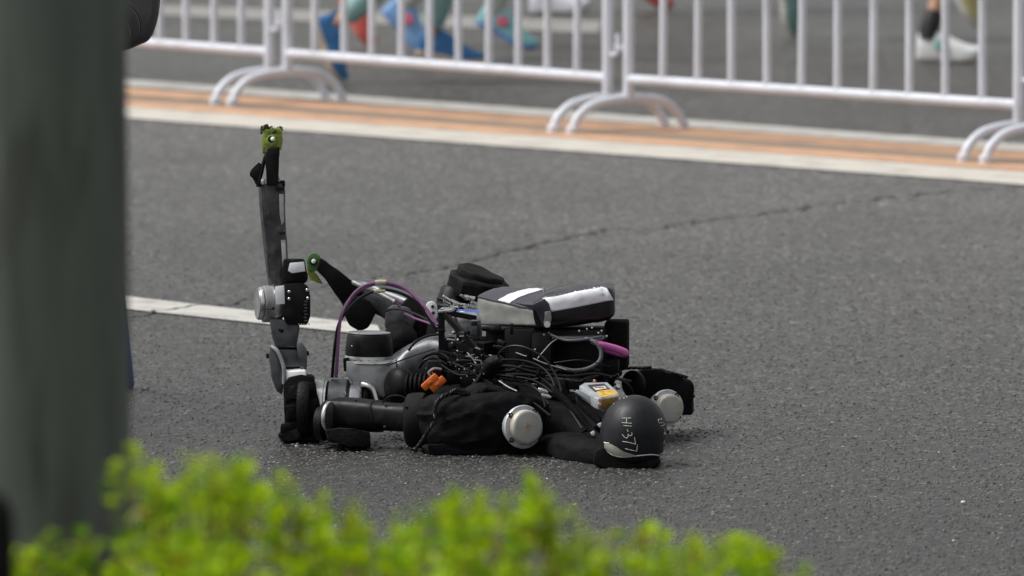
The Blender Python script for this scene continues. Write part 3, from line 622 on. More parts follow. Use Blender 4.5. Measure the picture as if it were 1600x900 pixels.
bm = B(); pt(bm, [(552, 441, .6), (565, 447, .58), (590, 457, .56), (618, 472, .52)], 4, 10); obj('shank_edge', bm, 'grey', rb)
bm = B(); prism(bm, [(603, 486), (612, 476), (640, 480), (650, 500), (642, 520), (616, 520), (600, 512)], .38, .5, 5); obj('far_knee_cover', bm, 'dgrey', rb)
bm = B(); prism(bm, [(618, 482), (640, 462), (660, 470), (672, 490), (664, 540), (640, 555), (625, 545), (612, 525)], .42, .6, 5); obj('far_knee_cover', bm, 'black', rb)
bm = B(); loft(bm, [(612, 512, .38, 8, 10), (622, 524, .35, 22, 22), (634, 538, .33, 26, 24), (646, 548, .34, 15, 14)], nz=.006, ns=18); obj('wrapped_joint', bm, 'cloth', rb)
bm = B(); prism(bm, [(664, 480), (668, 472), (676, 470), (683, 476), (684, 495), (676, 508), (667, 505)], .34, .37, 2); ep = obj('ear_plate', bm, 'whitetape', rb)
for q in ((676, 479), (677, 489)):
    bm = B(); lathe(bm, p(q[0], q[1], .338), (0, -1, 0), [(-1, 2.6), (1, 2.6)], 12); obj('bolt_recess', bm, 'hole', ep)
# -- hip motor (upright drum) and pelvis
HM = p(578, 552, .22)
bm = B(); lathe(bm, p(577, 598, .22), (0.03, 0, 1), [(0, 24), (6, 31), (20, 36), (32, 37), (34, 36)], 56); obj('hip_motor_base', bm, 'shell', rb)
bm = B(); prism(bm, [(541, 564), (612, 566), (620, 562), (618, 600), (600, 622), (572, 612), (552, 600), (541, 585)], .035, .22, 4); hsl = obj('hip_shell', bm, 'shell', rb)
bm = B(); pt(bm, [(542, 566, .05), (560, 568, .034), (585, 569, .033), (606, 567, .034), (620, 562, .05)], 1.8, 8); obj('shell_rim', bm, 'silver', hsl)
bm = B(); lathe(bm, p(577, 570, .22), (0.02, 0, 1), [(0, 37), (4, 38.5), (14, 38.5), (16, 37)], 56); hb = obj('hip_motor_band', bm, 'shell', rb)
bm = B()
for i in range(20):
    a = i * 2 * math.pi / 20; lathe(bm, p(577, 562, .22) + (X * math.cos(a) + Yv * math.sin(a)) * 38 * U, X * math.cos(a) + Yv * math.sin(a), [(-1, 2.2), (1, 2.2)], 8)
obj('band_hole', bm, 'hole', hb)
bm = B(); lathe(bm, p(577, 555, .22), (0.02, 0, 1), [(0, 38), (10, 38), (32, 36), (35, 33), (35.5, 30)], 56); hc = obj('hip_motor_cap', bm, 'black', rb)
bm = B(); lathe(bm, p(577, 520, .22), (0.02, 0, 1), [(0, 34), (1, 33.5), (1.6, 30), (1.7, .5)], 56); obj('cap_lid', bm, 'grey', hc)
bm = B(); screw(bm, p(550, 541, .03), (0, -1, 0), 1.3); obj('rivet', bm, 'silver', hc)
bm = B(); loft(bm, [(596, 632, .1, 16, 22), (606, 605, .12, 24, 26), (640, 575, .16, 32, 30), (680, 560, .15, 36, 34), (705, 560, .12, 34, 34)], power=2.6); obj('pelvis_fairing', bm, 'dgrey', rb)
bm = B(); pt(bm, [(566, 600, .03), (577, 604, .02), (585, 612, .015), (589, 626, .01)], 5, 12); obj('hip_tube', bm, 'silver', rb)
bm = B(); lathe(bm, p(617, 602, -.02), (-.75, -.65, .1), [(-20, 26), (-8, 29), (0, 27), (6, 20), (9, 11), (10, 2)], 44); obj('thigh_motor', bm, 'black', rb)
bm = B()
for i in range(6):
    c = p(634 + i * 7, 603 - i * .5, -.04); lathe(bm, c, (1, -.2, 0), [(0, 15), (2, 19), (5, 19), (7, 15)], 28, False)
obj('bellows', bm, 'rubber', rb)
bm = B(); pt(bm, [(604, 572, .0), (640, 558, .0), (680, 545, .0)], 1.2, 6); obj('fairing_seam', bm, 'hole', rb)
bm = B(); prism(bm, [(536, 560), (545, 558), (547, 582), (537, 580)], .15, .22, 1.5); obj('hip_bracket', bm, 'black', rb)

# -- torso
bm = B(); loft(bm, [(700, 650, .12, 48, 70), (750, 650, .05, 56, 85), (820, 655, -.02, 52, 90), (880, 664, -.1, 45, 85), (930, 675, -.2, 36, 70), (950, 690, -.32, 26, 50)], seg=60, power=3, nz=.006, ns=10); obj('chest_shell', bm, 'cloth', rb)
bm = B(); loft(bm, [(690, 696, -.2, 12, 40), (760, 699, -.25, 14, 50), (830, 702, -.24, 18, 45), (880, 700, -.28, 24, 45), (915, 706, -.40, 27, 50), (950, 711, -.50, 23, 50), (985, 714, -.54, 18, 44)], seg=50, n=12, power=3, nz=.005, ns=16, ridge=True); obj('chest_underside', bm, 'cloth', rb)
def yb(name, c, size, yaw, m, bev=2, par=rb, tiltx=0, tilty=0):
    b_ = B(); box(b_, p(*c), size, (tiltx, tilty, yaw), bev); return obj(name, b_, m, par)
yb('spine_block', (730, 575, .16), (110, 90, 90), -28, 'black', 4)
yb('battery_case', (822, 552, .14), (100, 90, 86), -32, 'black', 7)
yb('computer_case', (895, 556, .08), (105, 70, 92), -14, 'black', 6)
yb('case_lid', (812, 513, .10), (96, 76, 8), -32, 'black', 3)
yb('case_lid', (900, 527, .00), (92, 60, 5), -10, 'dgrey', 2)
yb('foam_block', (964, 538, .14), (36, 60, 76), -4, 'foam', 4)
yb('foam_block', (946, 574, .10), (48, 50, 30), -8, 'black', 3)
yb('rear_plate', (955, 590, .12), (12, 30, 26), -8, 'black', 1)
for q in ((706, 541, .02), (722, 553, .01), (728, 521, .03), (742, 540, .03), (760, 560, -.02), (770, 578, -.05)):
    yb('frame_clamp', q, (10, 10, 9), -28, 'black', 1.5)
random.seed(11)
bm = B()
for i in range(13):
    screw(bm, p(random.uniform(700, 780), random.uniform(515, 580), -.02 + random.uniform(-.02, .03)), (random.uniform(-.5, .3), -1, random.uniform(0, .8)), random.uniform(1, 2.2))
obj('frame_screws', bm, 'silver', rb, kind='stuff')
bm = B()
for (x, y) in ((850, 523), (858, 520), (905, 517), (917, 514), (935, 520), (940, 517), (948, 525), (870, 528), (925, 512), (836, 546)):
    screw(bm, p(x, y, -.075), (0, -1, .5), 1.5)
obj('case_screws', bm, 'silver', rb, kind='stuff')
yb('connector_block', (742, 512, .06), (14, 12, 24), -28, 'dgrey', 2)
yb('battery_panel', (812, 550, -.03), (52, 6, 76), -20, 'black', 5)
yb('battery_panel', (846, 556, -.07), (34, 6, 76), -10, 'black', 5)
yb('rail', (735, 561, -.02), (105, 7, 7), -10, 'black', 1, tilty=12)
random.seed(31); bm = B()
for i in range(46):
    x = random.uniform(688, 800) if i < 30 else random.uniform(860, 960); y = random.uniform(505, 602) if i < 30 else random.uniform(575, 605)
    box(bm, p(x, y, -.01 - .0009 * (x - 700) * (1 if i < 30 else .6) + random.uniform(-.02, .02)), (random.uniform(4, 18), 6, random.uniform(2, 9)), (random.uniform(-20, 20), random.choice((0, 0, 90, 15, -25)), random.uniform(-35, 10)), .6)
obj('small_brackets', bm, 'black', rb, kind='stuff')
bm = B()
for i in range(14):
    x = random.uniform(695, 790); box(bm, p(x, random.uniform(508, 600), -.03 - .0009 * (x - 700)), (random.uniform(6, 16), 2, random.uniform(1, 2.2)), (0, random.uniform(-20, 30), -25), .3)
obj('metal_edges', bm, 'grey', rb, kind='stuff')
# triangular side frame
bm = B()
for a, b, r in (((690, 484, .05), (690, 562, .05), 5), ((692, 487, .05), (757, 560, -.02), 4.5), ((686, 553, .05), (768, 577, -.03), 4.5), ((690, 487, .05), (742, 497, .15), 4)):
    pa, pb = p(*a), p(*b); d = pb - pa; c = (pa + pb) / 2
    n0 = len(bm.verts); mt = Matrix.Translation(c) @ d.to_track_quat('X', 'Z').to_matrix().to_4x4() @ Matrix.Diagonal((d.length, 9 * U, r * 2 * U, 1)); bmesh.ops.create_cube(bm, size=1, matrix=mt)
fr = obj('side_frame', bm, 'black', rb, bevel=.0015)
bm = B(); hexa(bm, [p(684, 489, .04), p(705, 488, .04), p(712, 484, .12), p(690, 484, .12)], [p(684, 485, .04), p(705, 484, .04), p(712, 480, .12), p(690, 480, .12)], .6); obj('frame_edge', bm, 'silver', fr)
bm = B(); loft(bm, [(700, 520, .16, 26, 24), (720, 515, .18, 28, 26), (742, 512, .2, 24, 24)], power=2.2); bb = obj('waist_motor', bm, 'grey', rb)
bm = B(); lathe(bm, p(712, 517, .165), (1, .1, .2), [(0, 28), (1, 29), (3, 29), (4, 28)], 40, False); obj('waist_seam', bm, 'black', bb)
# blue label and crumpled foil on far side
bm = B(); hexa(bm, [p(710, 492, .24), p(746, 494, .20), p(748, 486, .30), p(716, 485, .32)], [p(710, 490, .24), p(746, 492, .20), p(748, 484, .30), p(716, 483, .32)], .4); bl = obj('blue_label', bm, 'blue', rb)
bm = B()
for (a, b) in ((722, 487), (730, 488), (738, 488), (726, 490)): box(bm, p(a, b, .27), (5, 14, .8), (0, 0, 20))
obj('label_print', bm, 'whitetape', bl)
bm = B(); random.seed(5)
for i in range(22):
    q = p(random.uniform(698, 742), random.uniform(462, 482), .42 + random.random() * .05); box(bm, q, (random.uniform(6, 16), 6, random.uniform(1, 3)), (random.uniform(-40, 40), random.uniform(5, 35), random.uniform(-30, 30)), .3)
obj('crumpled_foil', bm, 'silver', rb, smooth=False)
# far arm end: stacked black rubber cuffs
bm = B(); lathe(bm, p(703, 492, .62), (.28, .12, 1), [(0, 27), (8, 27), (10, 28.5), (12, 27), (18, 27), (20, 28), (22, 27), (40, 26), (44, 22)], 48); fc = obj('far_arm_tube', bm, 'black', rb)
for (cx, cy, r0, th, m_, ax_) in ((742, 464, 51, 33, 'rubber', (.22, -.12, .95)), (748, 440, 40, 18, 'rubber', (.34, -.10, .92))):
    bm = B(); lathe(bm, p(cx, cy, .64), ax_, [(0, r0 * .8), (2, r0 * .97), (5, r0), (th - 4, r0 * .99), (th - 1, r0 * .93), (th, r0 * .8), (th + .1, 1)], 9)
    bmesh.ops.subdivide_edges(bm, edges=list(bm.edges), cuts=2, use_grid_fill=True)
    for v in bm.verts: v.co += Vector((1, 1, 1)) * noise.noise(v.co * 22) * .003
    obj('far_cuff', bm, m_, rb)

# -- taped pouch on the back (two halves), with white stripes
def blob_top(c, nu=24, nv=14, bulge=12, off=0.0, u0=0, u1=1, v0=0, v1=1, f=None):
    """bilinear sheet of four corners a(u0v0) b(u1v0) c(u1v1) d(u0v1), bulged upward"""
    A, Bq, Cq, Dq = c; g = []
    for i in range(nu + 1):
        row = []
        for j in range(nv + 1):
            u = u0 + (u1 - u0) * i / nu; v = v0 + (v1 - v0) * j / nv
            if f: u, v = f(i / nu, j / nv)
            q = A.lerp(Bq, u).lerp(Dq.lerp(Cq, u), v)
            h = bulge * U * ((4 * u * (1 - u)) ** .5 * 0.5 + 0.5) * (max(0, 4 * v * (1 - v))) ** .6
            q = q + Z * h + Z * (noise.fractal(q * 22, 1, 2, 3) * .0025 + off)
            row.append(q)
        g.append(row)
    return g
def sheet(bm, g, thick):
    nu, nv = len(g), len(g[0]); a = [[bm.verts.new(q) for q in r] for r in g]; b = [[bm.verts.new(q - Z * thick) for q in r] for r in g]
    for i in range(nu - 1):
        for j in range(nv - 1):
            bm.faces.new((a[i][j], a[i + 1][j], a[i + 1][j + 1], a[i][j + 1])); bm.faces.new((b[i][j], b[i][j + 1], b[i + 1][j + 1], b[i + 1][j]))
    for i in range(nu - 1):
        bm.faces.new((a[i][0], b[i][0], b[i + 1][0], a[i + 1][0])); bm.faces.new((a[i][-1], a[i + 1][-1], b[i + 1][-1], b[i][-1]))
    for j in range(nv - 1):
        bm.faces.new((a[0][j], a[0][j + 1], b[0][j + 1], b[0][j])); bm.faces.new((a[-1][j], b[-1][j], b[-1][j + 1], a[-1][j + 1]))
# left half: near edge runs (745,466)-(836,486), far edge (752,452)-(868,447)
LA, LB, LC, LD = p(746, 464, .18), p(838, 484, -.02), p(868, 455, .22), p(790, 449, .36)
bm = B(); hexa(bm, [LA - Z * 44 * U, LB - Z * 26 * U, LC - Z * 36 * U, LD - Z * 40 * U], [LA - Z * 1 * U, LB - Z * 1 * U, LC - Z * U, LD - Z * U], 3, 6, .004, 22); pl = obj('pouch', bm, 'greytape', rb)
gl = blob_top((LA, LB, LC, LD), bulge=7, off=.001); bm = B(); sheet(bm, gl, .004); obj('pouch_top', bm, 'pouch', pl)
gt = blob_top((LA, LB, LC, LD), nu=20, nv=6, bulge=7, off=.003, f=lambda s, t: (0.35 + 0.20 * t + .32 * s, s * 0.98 + .005)); bm = B(); sheet(bm, gt, .002); obj('white_stripe', bm, 'whitetape', pl)
# right half: bigger, rounded
RA, RB, RC, RD = p(862, 474, -.06), p(960, 459, .05), p(948, 450, .28), p(850, 462, .24)
bm = B(); loft(bm, [(842, 490, .08, 17, 30), (852, 484, .08, 25, 50), (872, 480, .08, 29, 56), (910, 474, .10, 30, 56), (935, 472, .11, 29, 54), (950, 471, .11, 27, 50), (958, 471, .11, 22, 42), (961, 471, .11, 15, 30)], seg=60, power=4.2, n=10, nz=.0025, ns=18); pr = obj('pouch', bm, 'pouchf', rb)
def surf(px, py, d0=-.35, ob=pr, off=.0012):
    o = Vector((0, 0, CH)) - rb.location; ok, loc, nrm, _ = ob.ray_cast(o, ray(px, py).normalized())
    return (loc + rb.location + nrm * off) if ok else p(px, py, d0 if d0 > -.3 else .0)
def drape(name, up, lo, m, ob, nu=6, nv=12, off=.0015):
    cu = catmull([Vector((*c, 0)) for c in up], nu); cl = catmull([Vector((*c, 0)) for c in lo], nu); bm = B(); g = []
    for i in range(len(cu)):
        row = []
        for j in range(nv + 1):
            q = cu[i].lerp(cl[i], j / nv); row.append(bm.verts.new(surf(q.x, q.y, ob=ob, off=off)))
        g.append(row)
    for i in range(len(g) - 1):
        for j in range(nv): bm.faces.new((g[i][j], g[i + 1][j], g[i + 1][j + 1], g[i][j + 1]))
    o = obj(name, bm, m, ob)
    so_ = o.modifiers.new('thick', 'SOLIDIFY'); so_.thickness = .0012; so_.offset = 0
    return o
bpy.context.view_layer.update()
drape('white_stripe', [(848, 466), (880, 460), (915, 452), (938, 449), (948, 451)], [(862, 487), (890, 482), (925, 475), (950, 470), (958, 469)], 'whitetape', pr)
drape('dark_fabric_panel', [(848, 464), (870, 458), (900, 450), (935, 446)], [(849, 466), (872, 463), (902, 456), (938, 450)], 'pouch', pr)
bm = B(); prism(bm, [(832, 482), (846, 484), (852, 512), (838, 511), (834, 498)], -.075, -.06, 1.5); obj('velcro_strap', bm, 'hole', pr)
bm = B(); prism(bm, [(800, 472), (832, 478), (850, 466), (858, 474), (862, 490), (860, 508), (848, 511), (842, 495), (838, 484)], -.088, -.072, 1.5); obj('wrap_flap', bm, 'pouch', pr)
bm = B(); prism(bm, [(851, 487), (860, 486), (862, 496), (860, 508), (853, 512), (849, 504), (852, 496)], -.096, -.09, 1); obj('grey_tape_tab', bm, 'greytape', pr)
bm = B(); lathe(bm, p(855, 507, -.10), (-.1, -1, .1), [(-1, 5), (.5, 4.8)], 20); obj('round_sticker', bm, 'cap', pr)
bm = B(); lathe(bm, p(886, 453.5, .12), (-.35, -.8, .45), [(-2, 4.5), (1.5, 4.5), (1.8, 2.4), (-1, 2.2)], 18, False); obj('grommet', bm, 'whitetape', pr)
bm = B(); lathe(bm, p(850, 456, .1), (0, 0, 1), [(-4, 1), (4, 1), (4.5, 1.8), (6, 1.8)], 8); obj('pin', bm, 'silver', pl)

# -- sensor box beside the head
def sb(u, v, h=0):    # u along the box's length (px), v along depth
    return None
o0 = p(933, 641, -.36)
bt = [p(922, 608, -.38), p(958, 604, -.38), p(967, 614, -.42), p(966, 620, -.45), p(936, 626, -.47), p(930, 623, -.46), p(905, 606, -.36), p(912, 599, -.33), p(950, 597, -.33)]
bm = B()
top = [(905, 603, -.37), (913, 598, -.33), (949, 597, -.33), (966, 613, -.42), (966, 618, -.44), (935, 623, -.47), (928, 620, -.46)]
drop = [15, 12, 12, 14, 16, 18, 18]
a = [bm.verts.new(p(*q)) for q in top]; b = [bm.verts.new(p(*q) - Z * 17 * U) for q in top]; n = len(top)
fs2 = [bm.faces.new(a), bm.faces.new(b[::-1])] + [bm.faces.new((a[i], b[i], b[(i + 1) % n], a[(i + 1) % n])) for i in range(n)]
bmesh.ops.bevel(bm, geom=list(bm.edges), offset=1.2 * U, segments=2, profile=.5, affect='EDGES'); sbx = obj('sensor_box', bm, 'boxgrey', rb)
for i, (ox, oy) in enumerate(((896, 611), (931, 634))):
    bm = B(); prism(bm, [(ox - 2, oy), (ox + 6, oy - 2), (ox + 16, oy + 6), (ox + 12, oy + 10), (ox + 2, oy + 4)], -.45 + .05 * (1 - i), -.40 + .05 * (1 - i), .8); obj('mounting_ear', bm, 'boxgrey', sbx)
    bm = B(); screw(bm, p(ox + 2, oy, -.45 + .05 * (1 - i)), (0, -.7, .7), 2.2); obj('screw', bm, 'hole', sbx)
bm = B(); prism(bm, [(896, 612), (905, 609), (928, 622), (937, 632), (934, 639), (926, 634), (915, 622)], -.44, -.36, 1); obj('base_flange', bm, 'boxgrey', sbx)
def toppatch(name, c, m, lift=.0012, ob=sbx):
    P4 = [q + Z * lift for q in c]; bm = B(); a = [bm.verts.new(q) for q in P4]; b = [bm.verts.new(q - Z * .0006) for q in P4]; n = len(a)
    bm.faces.new(a); bm.faces.new(b[::-1]); [bm.faces.new((a[i], b[i], b[(i + 1) % n], a[(i + 1) % n])) for i in range(n)]
    return obj(name, bm, m, ob, smooth=False)
def tp(x, y):   # point on the tilted top plane of the sensor box
    A_, B_, C_ = p(*top[0]), p(*top[2]), p(*top[5]); nn = (B_ - A_).cross(C_ - A_); d = ray(x, y); o = Vector((0, 0, CH)); return o + d * ((A_ - o).dot(nn) / d.dot(nn))
lb = toppatch('printed_label', [tp(918, 602), tp(944, 600), tp(954, 609), tp(930, 613)], 'label')
toppatch('label_window', [tp(926, 606), tp(944, 604), tp(949, 608), tp(931, 611)], 'labelw', .0024)
for i in range(3): toppatch('label_text', [tp(929 + i * 5, 606.5), tp(933 + i * 5, 606.2), tp(934 + i * 5, 607.0), tp(930 + i * 5, 607.3)], 'label', .0034)
toppatch('yellow_film', [tp(932, 612), tp(956, 609), tp(966, 616), tp(940, 622)], 'yellow', .0018)
bm = B(); prism(bm, [(939, 624), (966, 620), (966, 630), (960, 640), (948, 640), (940, 636)], -.478, -.46, .8); obj('amber_film', bm, 'amber', sbx)
bm = B(); screw(bm, p(937, 632, -.49), (0, -1, .3), 3.2); obj('copper_terminal', bm, 'copper', sbx)
bm = B(); lathe(bm, p(929, 598, -.3), (0, 0, 1), [(-2, 3), (3, 3), (5, 1.5)], 10); obj('copper_terminal', bm, 'copper', sbx)

# -- far shoulder cloth, box and details
bm = B(); prism(bm, [(984, 592), (994, 582), (1012, 577), (1034, 576), (1058, 589), (1076, 592), (1084, 602), (1083, 622), (1082, 647), (1062, 648), (1040, 647), (1010, 640), (988, 622)], .14, .38, 5)
bmesh.ops.subdivide_edges(bm, edges=list(bm.edges), cuts=5, use_grid_fill=True)
bmesh.ops.triangulate(bm, faces=[f for f in bm.faces if len(f.verts) > 4]); bmesh.ops.subdivide_edges(bm, edges=[e for e in bm.edges if e.calc_length() > .012], cuts=2, use_grid_fill=True); bm.normal_update()
for v in bm.verts: v.co += v.normal * ((.5 - abs(noise.noise(Vector((v.co.x * 30, v.co.y * 18, v.co.z * 12)))) * 2) * .0035)
fs = obj('cloth_sleeve', bm, 'cloth', rb)
rope([(960, 578, .2), (985, 575, .2), (1005, 575, .2), (1018, 574, .2)], 2.4, 'tie_rope', fs); rope([(1030, 577, .22), (1045, 582, .2), (1060, 586, .2), (1074, 590, .2)], 2.6, 'tie_rope', fs)
bm = B(); lathe(bm, p(992, 600, .12), (-.6, -.8, 0), [(0, 22), (6, 22), (8, 18)], 28); obj('shoulder_hub', bm, 'black', rb)
bm = B(); lathe(bm, p(1083, 619, .2), (1, 0, 0), [(-2, 2.5), (3, 2.5)], 8); obj('toggle', bm, 'black', fs)
for q in ((964, 598, -.2), (966, 604, -.22)):
    bm = B(); lathe(bm, p(*q), (.2, -1, .4), [(-3, 4.5), (0, 4.5), (2, 3)], 14); obj('chrome_bolt', bm, 'silver', rb)
for q in ((845, 609, -.42), (850, 617, -.42)):
    bm = B(); lathe(bm, p(*q), (1, -.2, -.35), [(-4, 2), (0, 3.4), (8, 3.2), (12, 1.5)], 12); obj('chrome_pin', bm, 'silver', rb)
# straps and cloth across the neck
for pts in ([(862, 606, -.4), (885, 626, -.42), (905, 648, -.44), (925, 672, -.46), (945, 695, -.5)], [(900, 622, -.42), (918, 640, -.44), (940, 660, -.46)]):
    c = catmull([p(*q) for q in pts], 6); bm = B(); a = [bm.verts.new(q + Z * 7 * U) for q in c]; b = [bm.verts.new(q - Z * 9 * U - Yv * .01) for q in c]
    for i in range(len(c) - 1): bm.faces.new((a[i], a[i + 1], b[i + 1], b[i]))
    o = obj('webbing_strap', bm, 'cloth', rb); so_ = o.modifiers.new('thick', 'SOLIDIFY'); so_.thickness = .003
for q in ((926, 677), (937, 664)):
    bm = B(); prism(bm, [(q[0] - 4, q[1] - 1), (q[0] + 1, q[1] - 4), (q[0] + 4, q[1] - 2), (q[0] + 3, q[1] + 3), (q[0] - 1, q[1] + 4)], -.53, -.525, .5); obj('torn_tape', bm, 'whitetape', rb)

# -- orange connectors
for (x, y, L_) in ((672, 597, 30), (684, 600, 28)):
    c = p(x, y, -.12); bm = B(); box(bm, c, (L_, 12, 12), (0, -42, 0), 2.2); oc = obj('power_connector', bm, 'orange', rb)
    bm = B(); box(bm, c + Vector((0, -7 * U, 0)), (7, 2, 4), (0, -42, 0), .6); obj('connector_latch', bm, 'orange', oc)
bm = B(); pt(bm, [(677, 591, -.1), (670, 583, -.1), (678, 576, -.1), (690, 577, -.1)], 2.2); obj('connector_loop', bm, 'grey', rb)

# -- cables
def cable(name, pts, r, m, seg=8, n=8, par=rb):
    bm = B(); pt(bm, pts, r, seg, n); return obj(name, bm, m, par)
pc = cable('purple_cable', [(525, 590, .05), (527, 560, .05), (529, 525, .06), (533, 495, .07), (545, 470, .09), (562, 451, .1), (585, 442, .1), (610, 443, .1), (635, 453, .1), (655, 470, .08), (670, 488, .06), (684, 508, .04)], 2.7, 'purple')
bc = cable('looped_cable', [(519, 590, .06), (521, 565, .06), (524, 535, .06), (530, 505, .07), (545, 482, .08), (565, 464, .09), (590, 454, .09), (612, 454, .09), (640, 465, .08), (662, 487, .07), (678, 510, .05), (688, 518, .05)], 2.5, 'cable')
cable('purple_cable', [(540, 480, .1), (556, 459, .1), (575, 448, .1), (600, 444, .105), (640, 456, .105), (660, 476, .09), (680, 502, .06)], 1.9, 'purple')
bm = B(); lathe(bm, p(586, 441.5, .1), (1, 0, .05), [(0, 4), (8, 4.2), (18, 3.5)], 12); obj('paper_tie', bm, 'cream', pc)
bm = B(); lathe(bm, p(584, 455, .09), (1, 0, .05), [(0, 3.2), (10, 3.2), (18, 2.8)], 12); obj('paper_tie', bm, 'cream', bc)
cable('purple_cable', [(618, 468, .28), (622, 476, .28), (628, 483, .28)], 2, 'purple')
cable('purple_cable', [(632, 490, .2), (650, 498, .18), (670, 505, .14), (684, 512, .1)], 1.8, 'purple')
cable('purple_cable', [(640, 545, .06), (648, 535, .06), (658, 529, .06)], 1.8, 'purple')
cable('looped_cable', [(604, 486, .3), (612, 483, .28), (630, 484, .26), (650, 491, .22), (668, 500, .16), (688, 512, .1)], 2, 'cable')
cable('looped_cable', [(638, 548, .05), (650, 534, .05), (668, 525, .05), (690, 522, .05)], 2, 'cable')
cable('braided_cable', [(915, 529, -.1), (930, 535, -.12), (939, 549, -.13), (936, 565, -.14), (918, 576, -.15), (895, 579, -.16), (868, 573, -.16)], 3.2, 'greycable', 10)
cable('magenta_hose', [(924, 533, -.1), (942, 539, -.1), (962, 545, -.06), (976, 551, -.02), (972, 552, .0), (955, 548, .03), (945, 545, .04)], lambda t: 4.2 + 2.2 * math.sin(t * math.pi * .8), 'pink', 16)
cable('hose_lead', [(860, 523, -.1), (880, 531, -.11), (900, 532, -.12), (924, 529, -.11), (940, 526, -.1)], 2.2, 'greycable', 10)
cable('bare_wire', [(872, 529, -.1), (862, 535, -.14), (850, 548, -.16), (840, 560, -.17)], .8, 'wire')
cable('bare_wire', [(806, 551, -.12), (820, 556, -.13), (823, 556, -.13)], .9, 'wire')
cable('bare_wire', [(833, 560, -.16), (852, 568, -.17), (885, 578, -.17)], .9, 'wire')
cable('bare_wire', [(780, 595, -.22), (795, 605, -.25), (808, 611, -.27)], 1.4, 'silver')
cable('bare_wire', [(730, 551, -.05), (738, 560, -.06), (744, 568, -.07)], 1.1, 'wire')
cable('pinkish_wire', [(766, 563, -.12), (765, 570, -.12), (768, 578, -.12)], .8, 'pinkwire')
bm = B(); loft(bm, [(758, 590, -.17, 5, 6), (764, 580, -.18, 11, 12), (770, 570, -.19, 14, 14), (780, 566, -.2, 11, 12), (788, 566, -.21, 5, 6)], nz=.003, ns=40); obj('harness_wrap', bm, 'tape', rb)
for (tx, ty, td_) in ((815, 572, -.235), (838, 583, -.26), (800, 590, -.245)):
    bm = B(); lathe(bm, p(tx, ty, td_), (1, 0, -.3), [(0, 5), (.3, 6.5), (2.6, 6.5), (3, 5)], 14); obj('cable_tie', bm, 'cable', rb)
for pts, r in (([(776, 565, -.2), (782, 550, -.22), (798, 541, -.24), (820, 543, -.26), (845, 556, -.28), (862, 575, -.30), (874, 600, -.33), (878, 622, -.36)], 1.7),
               ([(770, 566, -.2), (790, 562, -.22), (820, 564, -.24), (845, 573, -.27), (860, 588, -.3), (870, 612, -.34)], 1.6),
               ([(772, 572, -.2), (800, 572, -.23), (830, 580, -.25), (860, 585, -.26), (890, 588, -.25), (930, 584, -.2), (960, 590, -.12)], 2.0),
               ([(775, 585, -.2), (800, 588, -.24), (830, 593, -.27), (850, 603, -.3), (865, 615, -.34)], 1.6),
               ([(778, 580, -.2), (800, 578, -.23), (815, 572, -.24), (835, 575, -.25), (870, 580, -.26)], 1.5),
               ([(780, 590, -.2), (810, 596, -.24), (840, 610, -.28), (858, 632, -.34)], 1.5),
               ([(700, 566, -.1), (715, 570, -.12), (735, 580, -.15), (755, 592, -.18), (770, 600, -.2)], 1.6),
               ([(690, 570, -.1), (705, 580, -.12), (720, 586, -.14), (745, 583, -.16), (765, 572, -.18)], 1.8),
               ([(728, 615, -.25), (745, 595, -.2), (758, 575, -.16), (770, 560, -.12)], 3.0),
               ([(885, 592, -.2), (905, 596, -.24), (920, 590, -.22), (950, 588, -.1), (985, 596, .0)], 2.2),
               ([(960, 590, -.1), (975, 596, -.06), (985, 606, -.02), (990, 618, .0)], 2.0),
               ([(660, 560, -.02), (672, 553, -.03), (688, 553, -.03), (700, 560, -.04), (705, 572, -.05)], 2.4),
               ([(655, 575, -.04), (664, 563, -.05), (680, 560, -.05), (698, 570, -.06)], 2.2),
               ([(752, 565, -.1), (760, 590, -.16), (790, 612, -.22), (830, 628, -.26), (860, 650, -.3)], 2.2),
               ([(790, 585, -.22), (830, 586, -.25), (858, 600, -.28), (890, 640, -.34), (910, 670, -.4)], 1.8),
               ([(800, 590, -.24), (828, 600, -.26), (846, 616, -.3), (852, 636, -.36)], 1.3)):
    cable('signal_cable', pts, r, 'cable')
random.seed(23)
bm = B()
for i in range(9):
    x0 = random.uniform(690, 780); y0 = random.uniform(560, 600); x1 = x0 + random.uniform(15, 60); y1 = y0 + random.uniform(-12, 22)
    dd = -.12 - (x0 - 690) * .0008
    pt(bm, [(x0, y0, dd), ((x0 + x1) / 2 + random.uniform(-6, 6), min(y0, y1) - random.uniform(0, 12), dd - .02), (x1, y1, dd - .03)], random.uniform(.8, 1.6), 6, 6)
for i in range(6):
    x0 = random.uniform(780, 870); y0 = random.uniform(560, 600); x1 = x0 + random.uniform(40, 90); y1 = y0 + random.uniform(5, 30)
    pt(bm, [(x0, y0, -.2), ((x0 + x1) / 2, (y0 + y1) / 2 - random.uniform(4, 12), -.23), (x1, y1, -.22)], random.uniform(.8, 1.5), 6, 6)
obj('cable_tangle', bm, 'cable', rb, kind='stuff')
bm = B()
for i in range(16):
    screw(bm, p(random.uniform(665, 800), random.uniform(560, 600), -.2), (random.uniform(-.4, .4), -1, .4), random.uniform(.5, 1.1))
obj('metal_fittings', bm, 'silver', rb, kind='stuff')
for (x, y, sx, sy, yaw) in ((708, 590, 26, 20, 20), (735, 592, 30, 24, -15), (752, 580, 20, 22, 10), (680, 575, 24, 24, 0), (790, 612, 36, 20, -20), (900, 600, 50, 16, -10), (868, 604, 40, 26, -20)):
    yb('driver_board', (x, y, -.08 if x < 800 else -.14), (sx, 24, sy), yaw, 'black', 2)

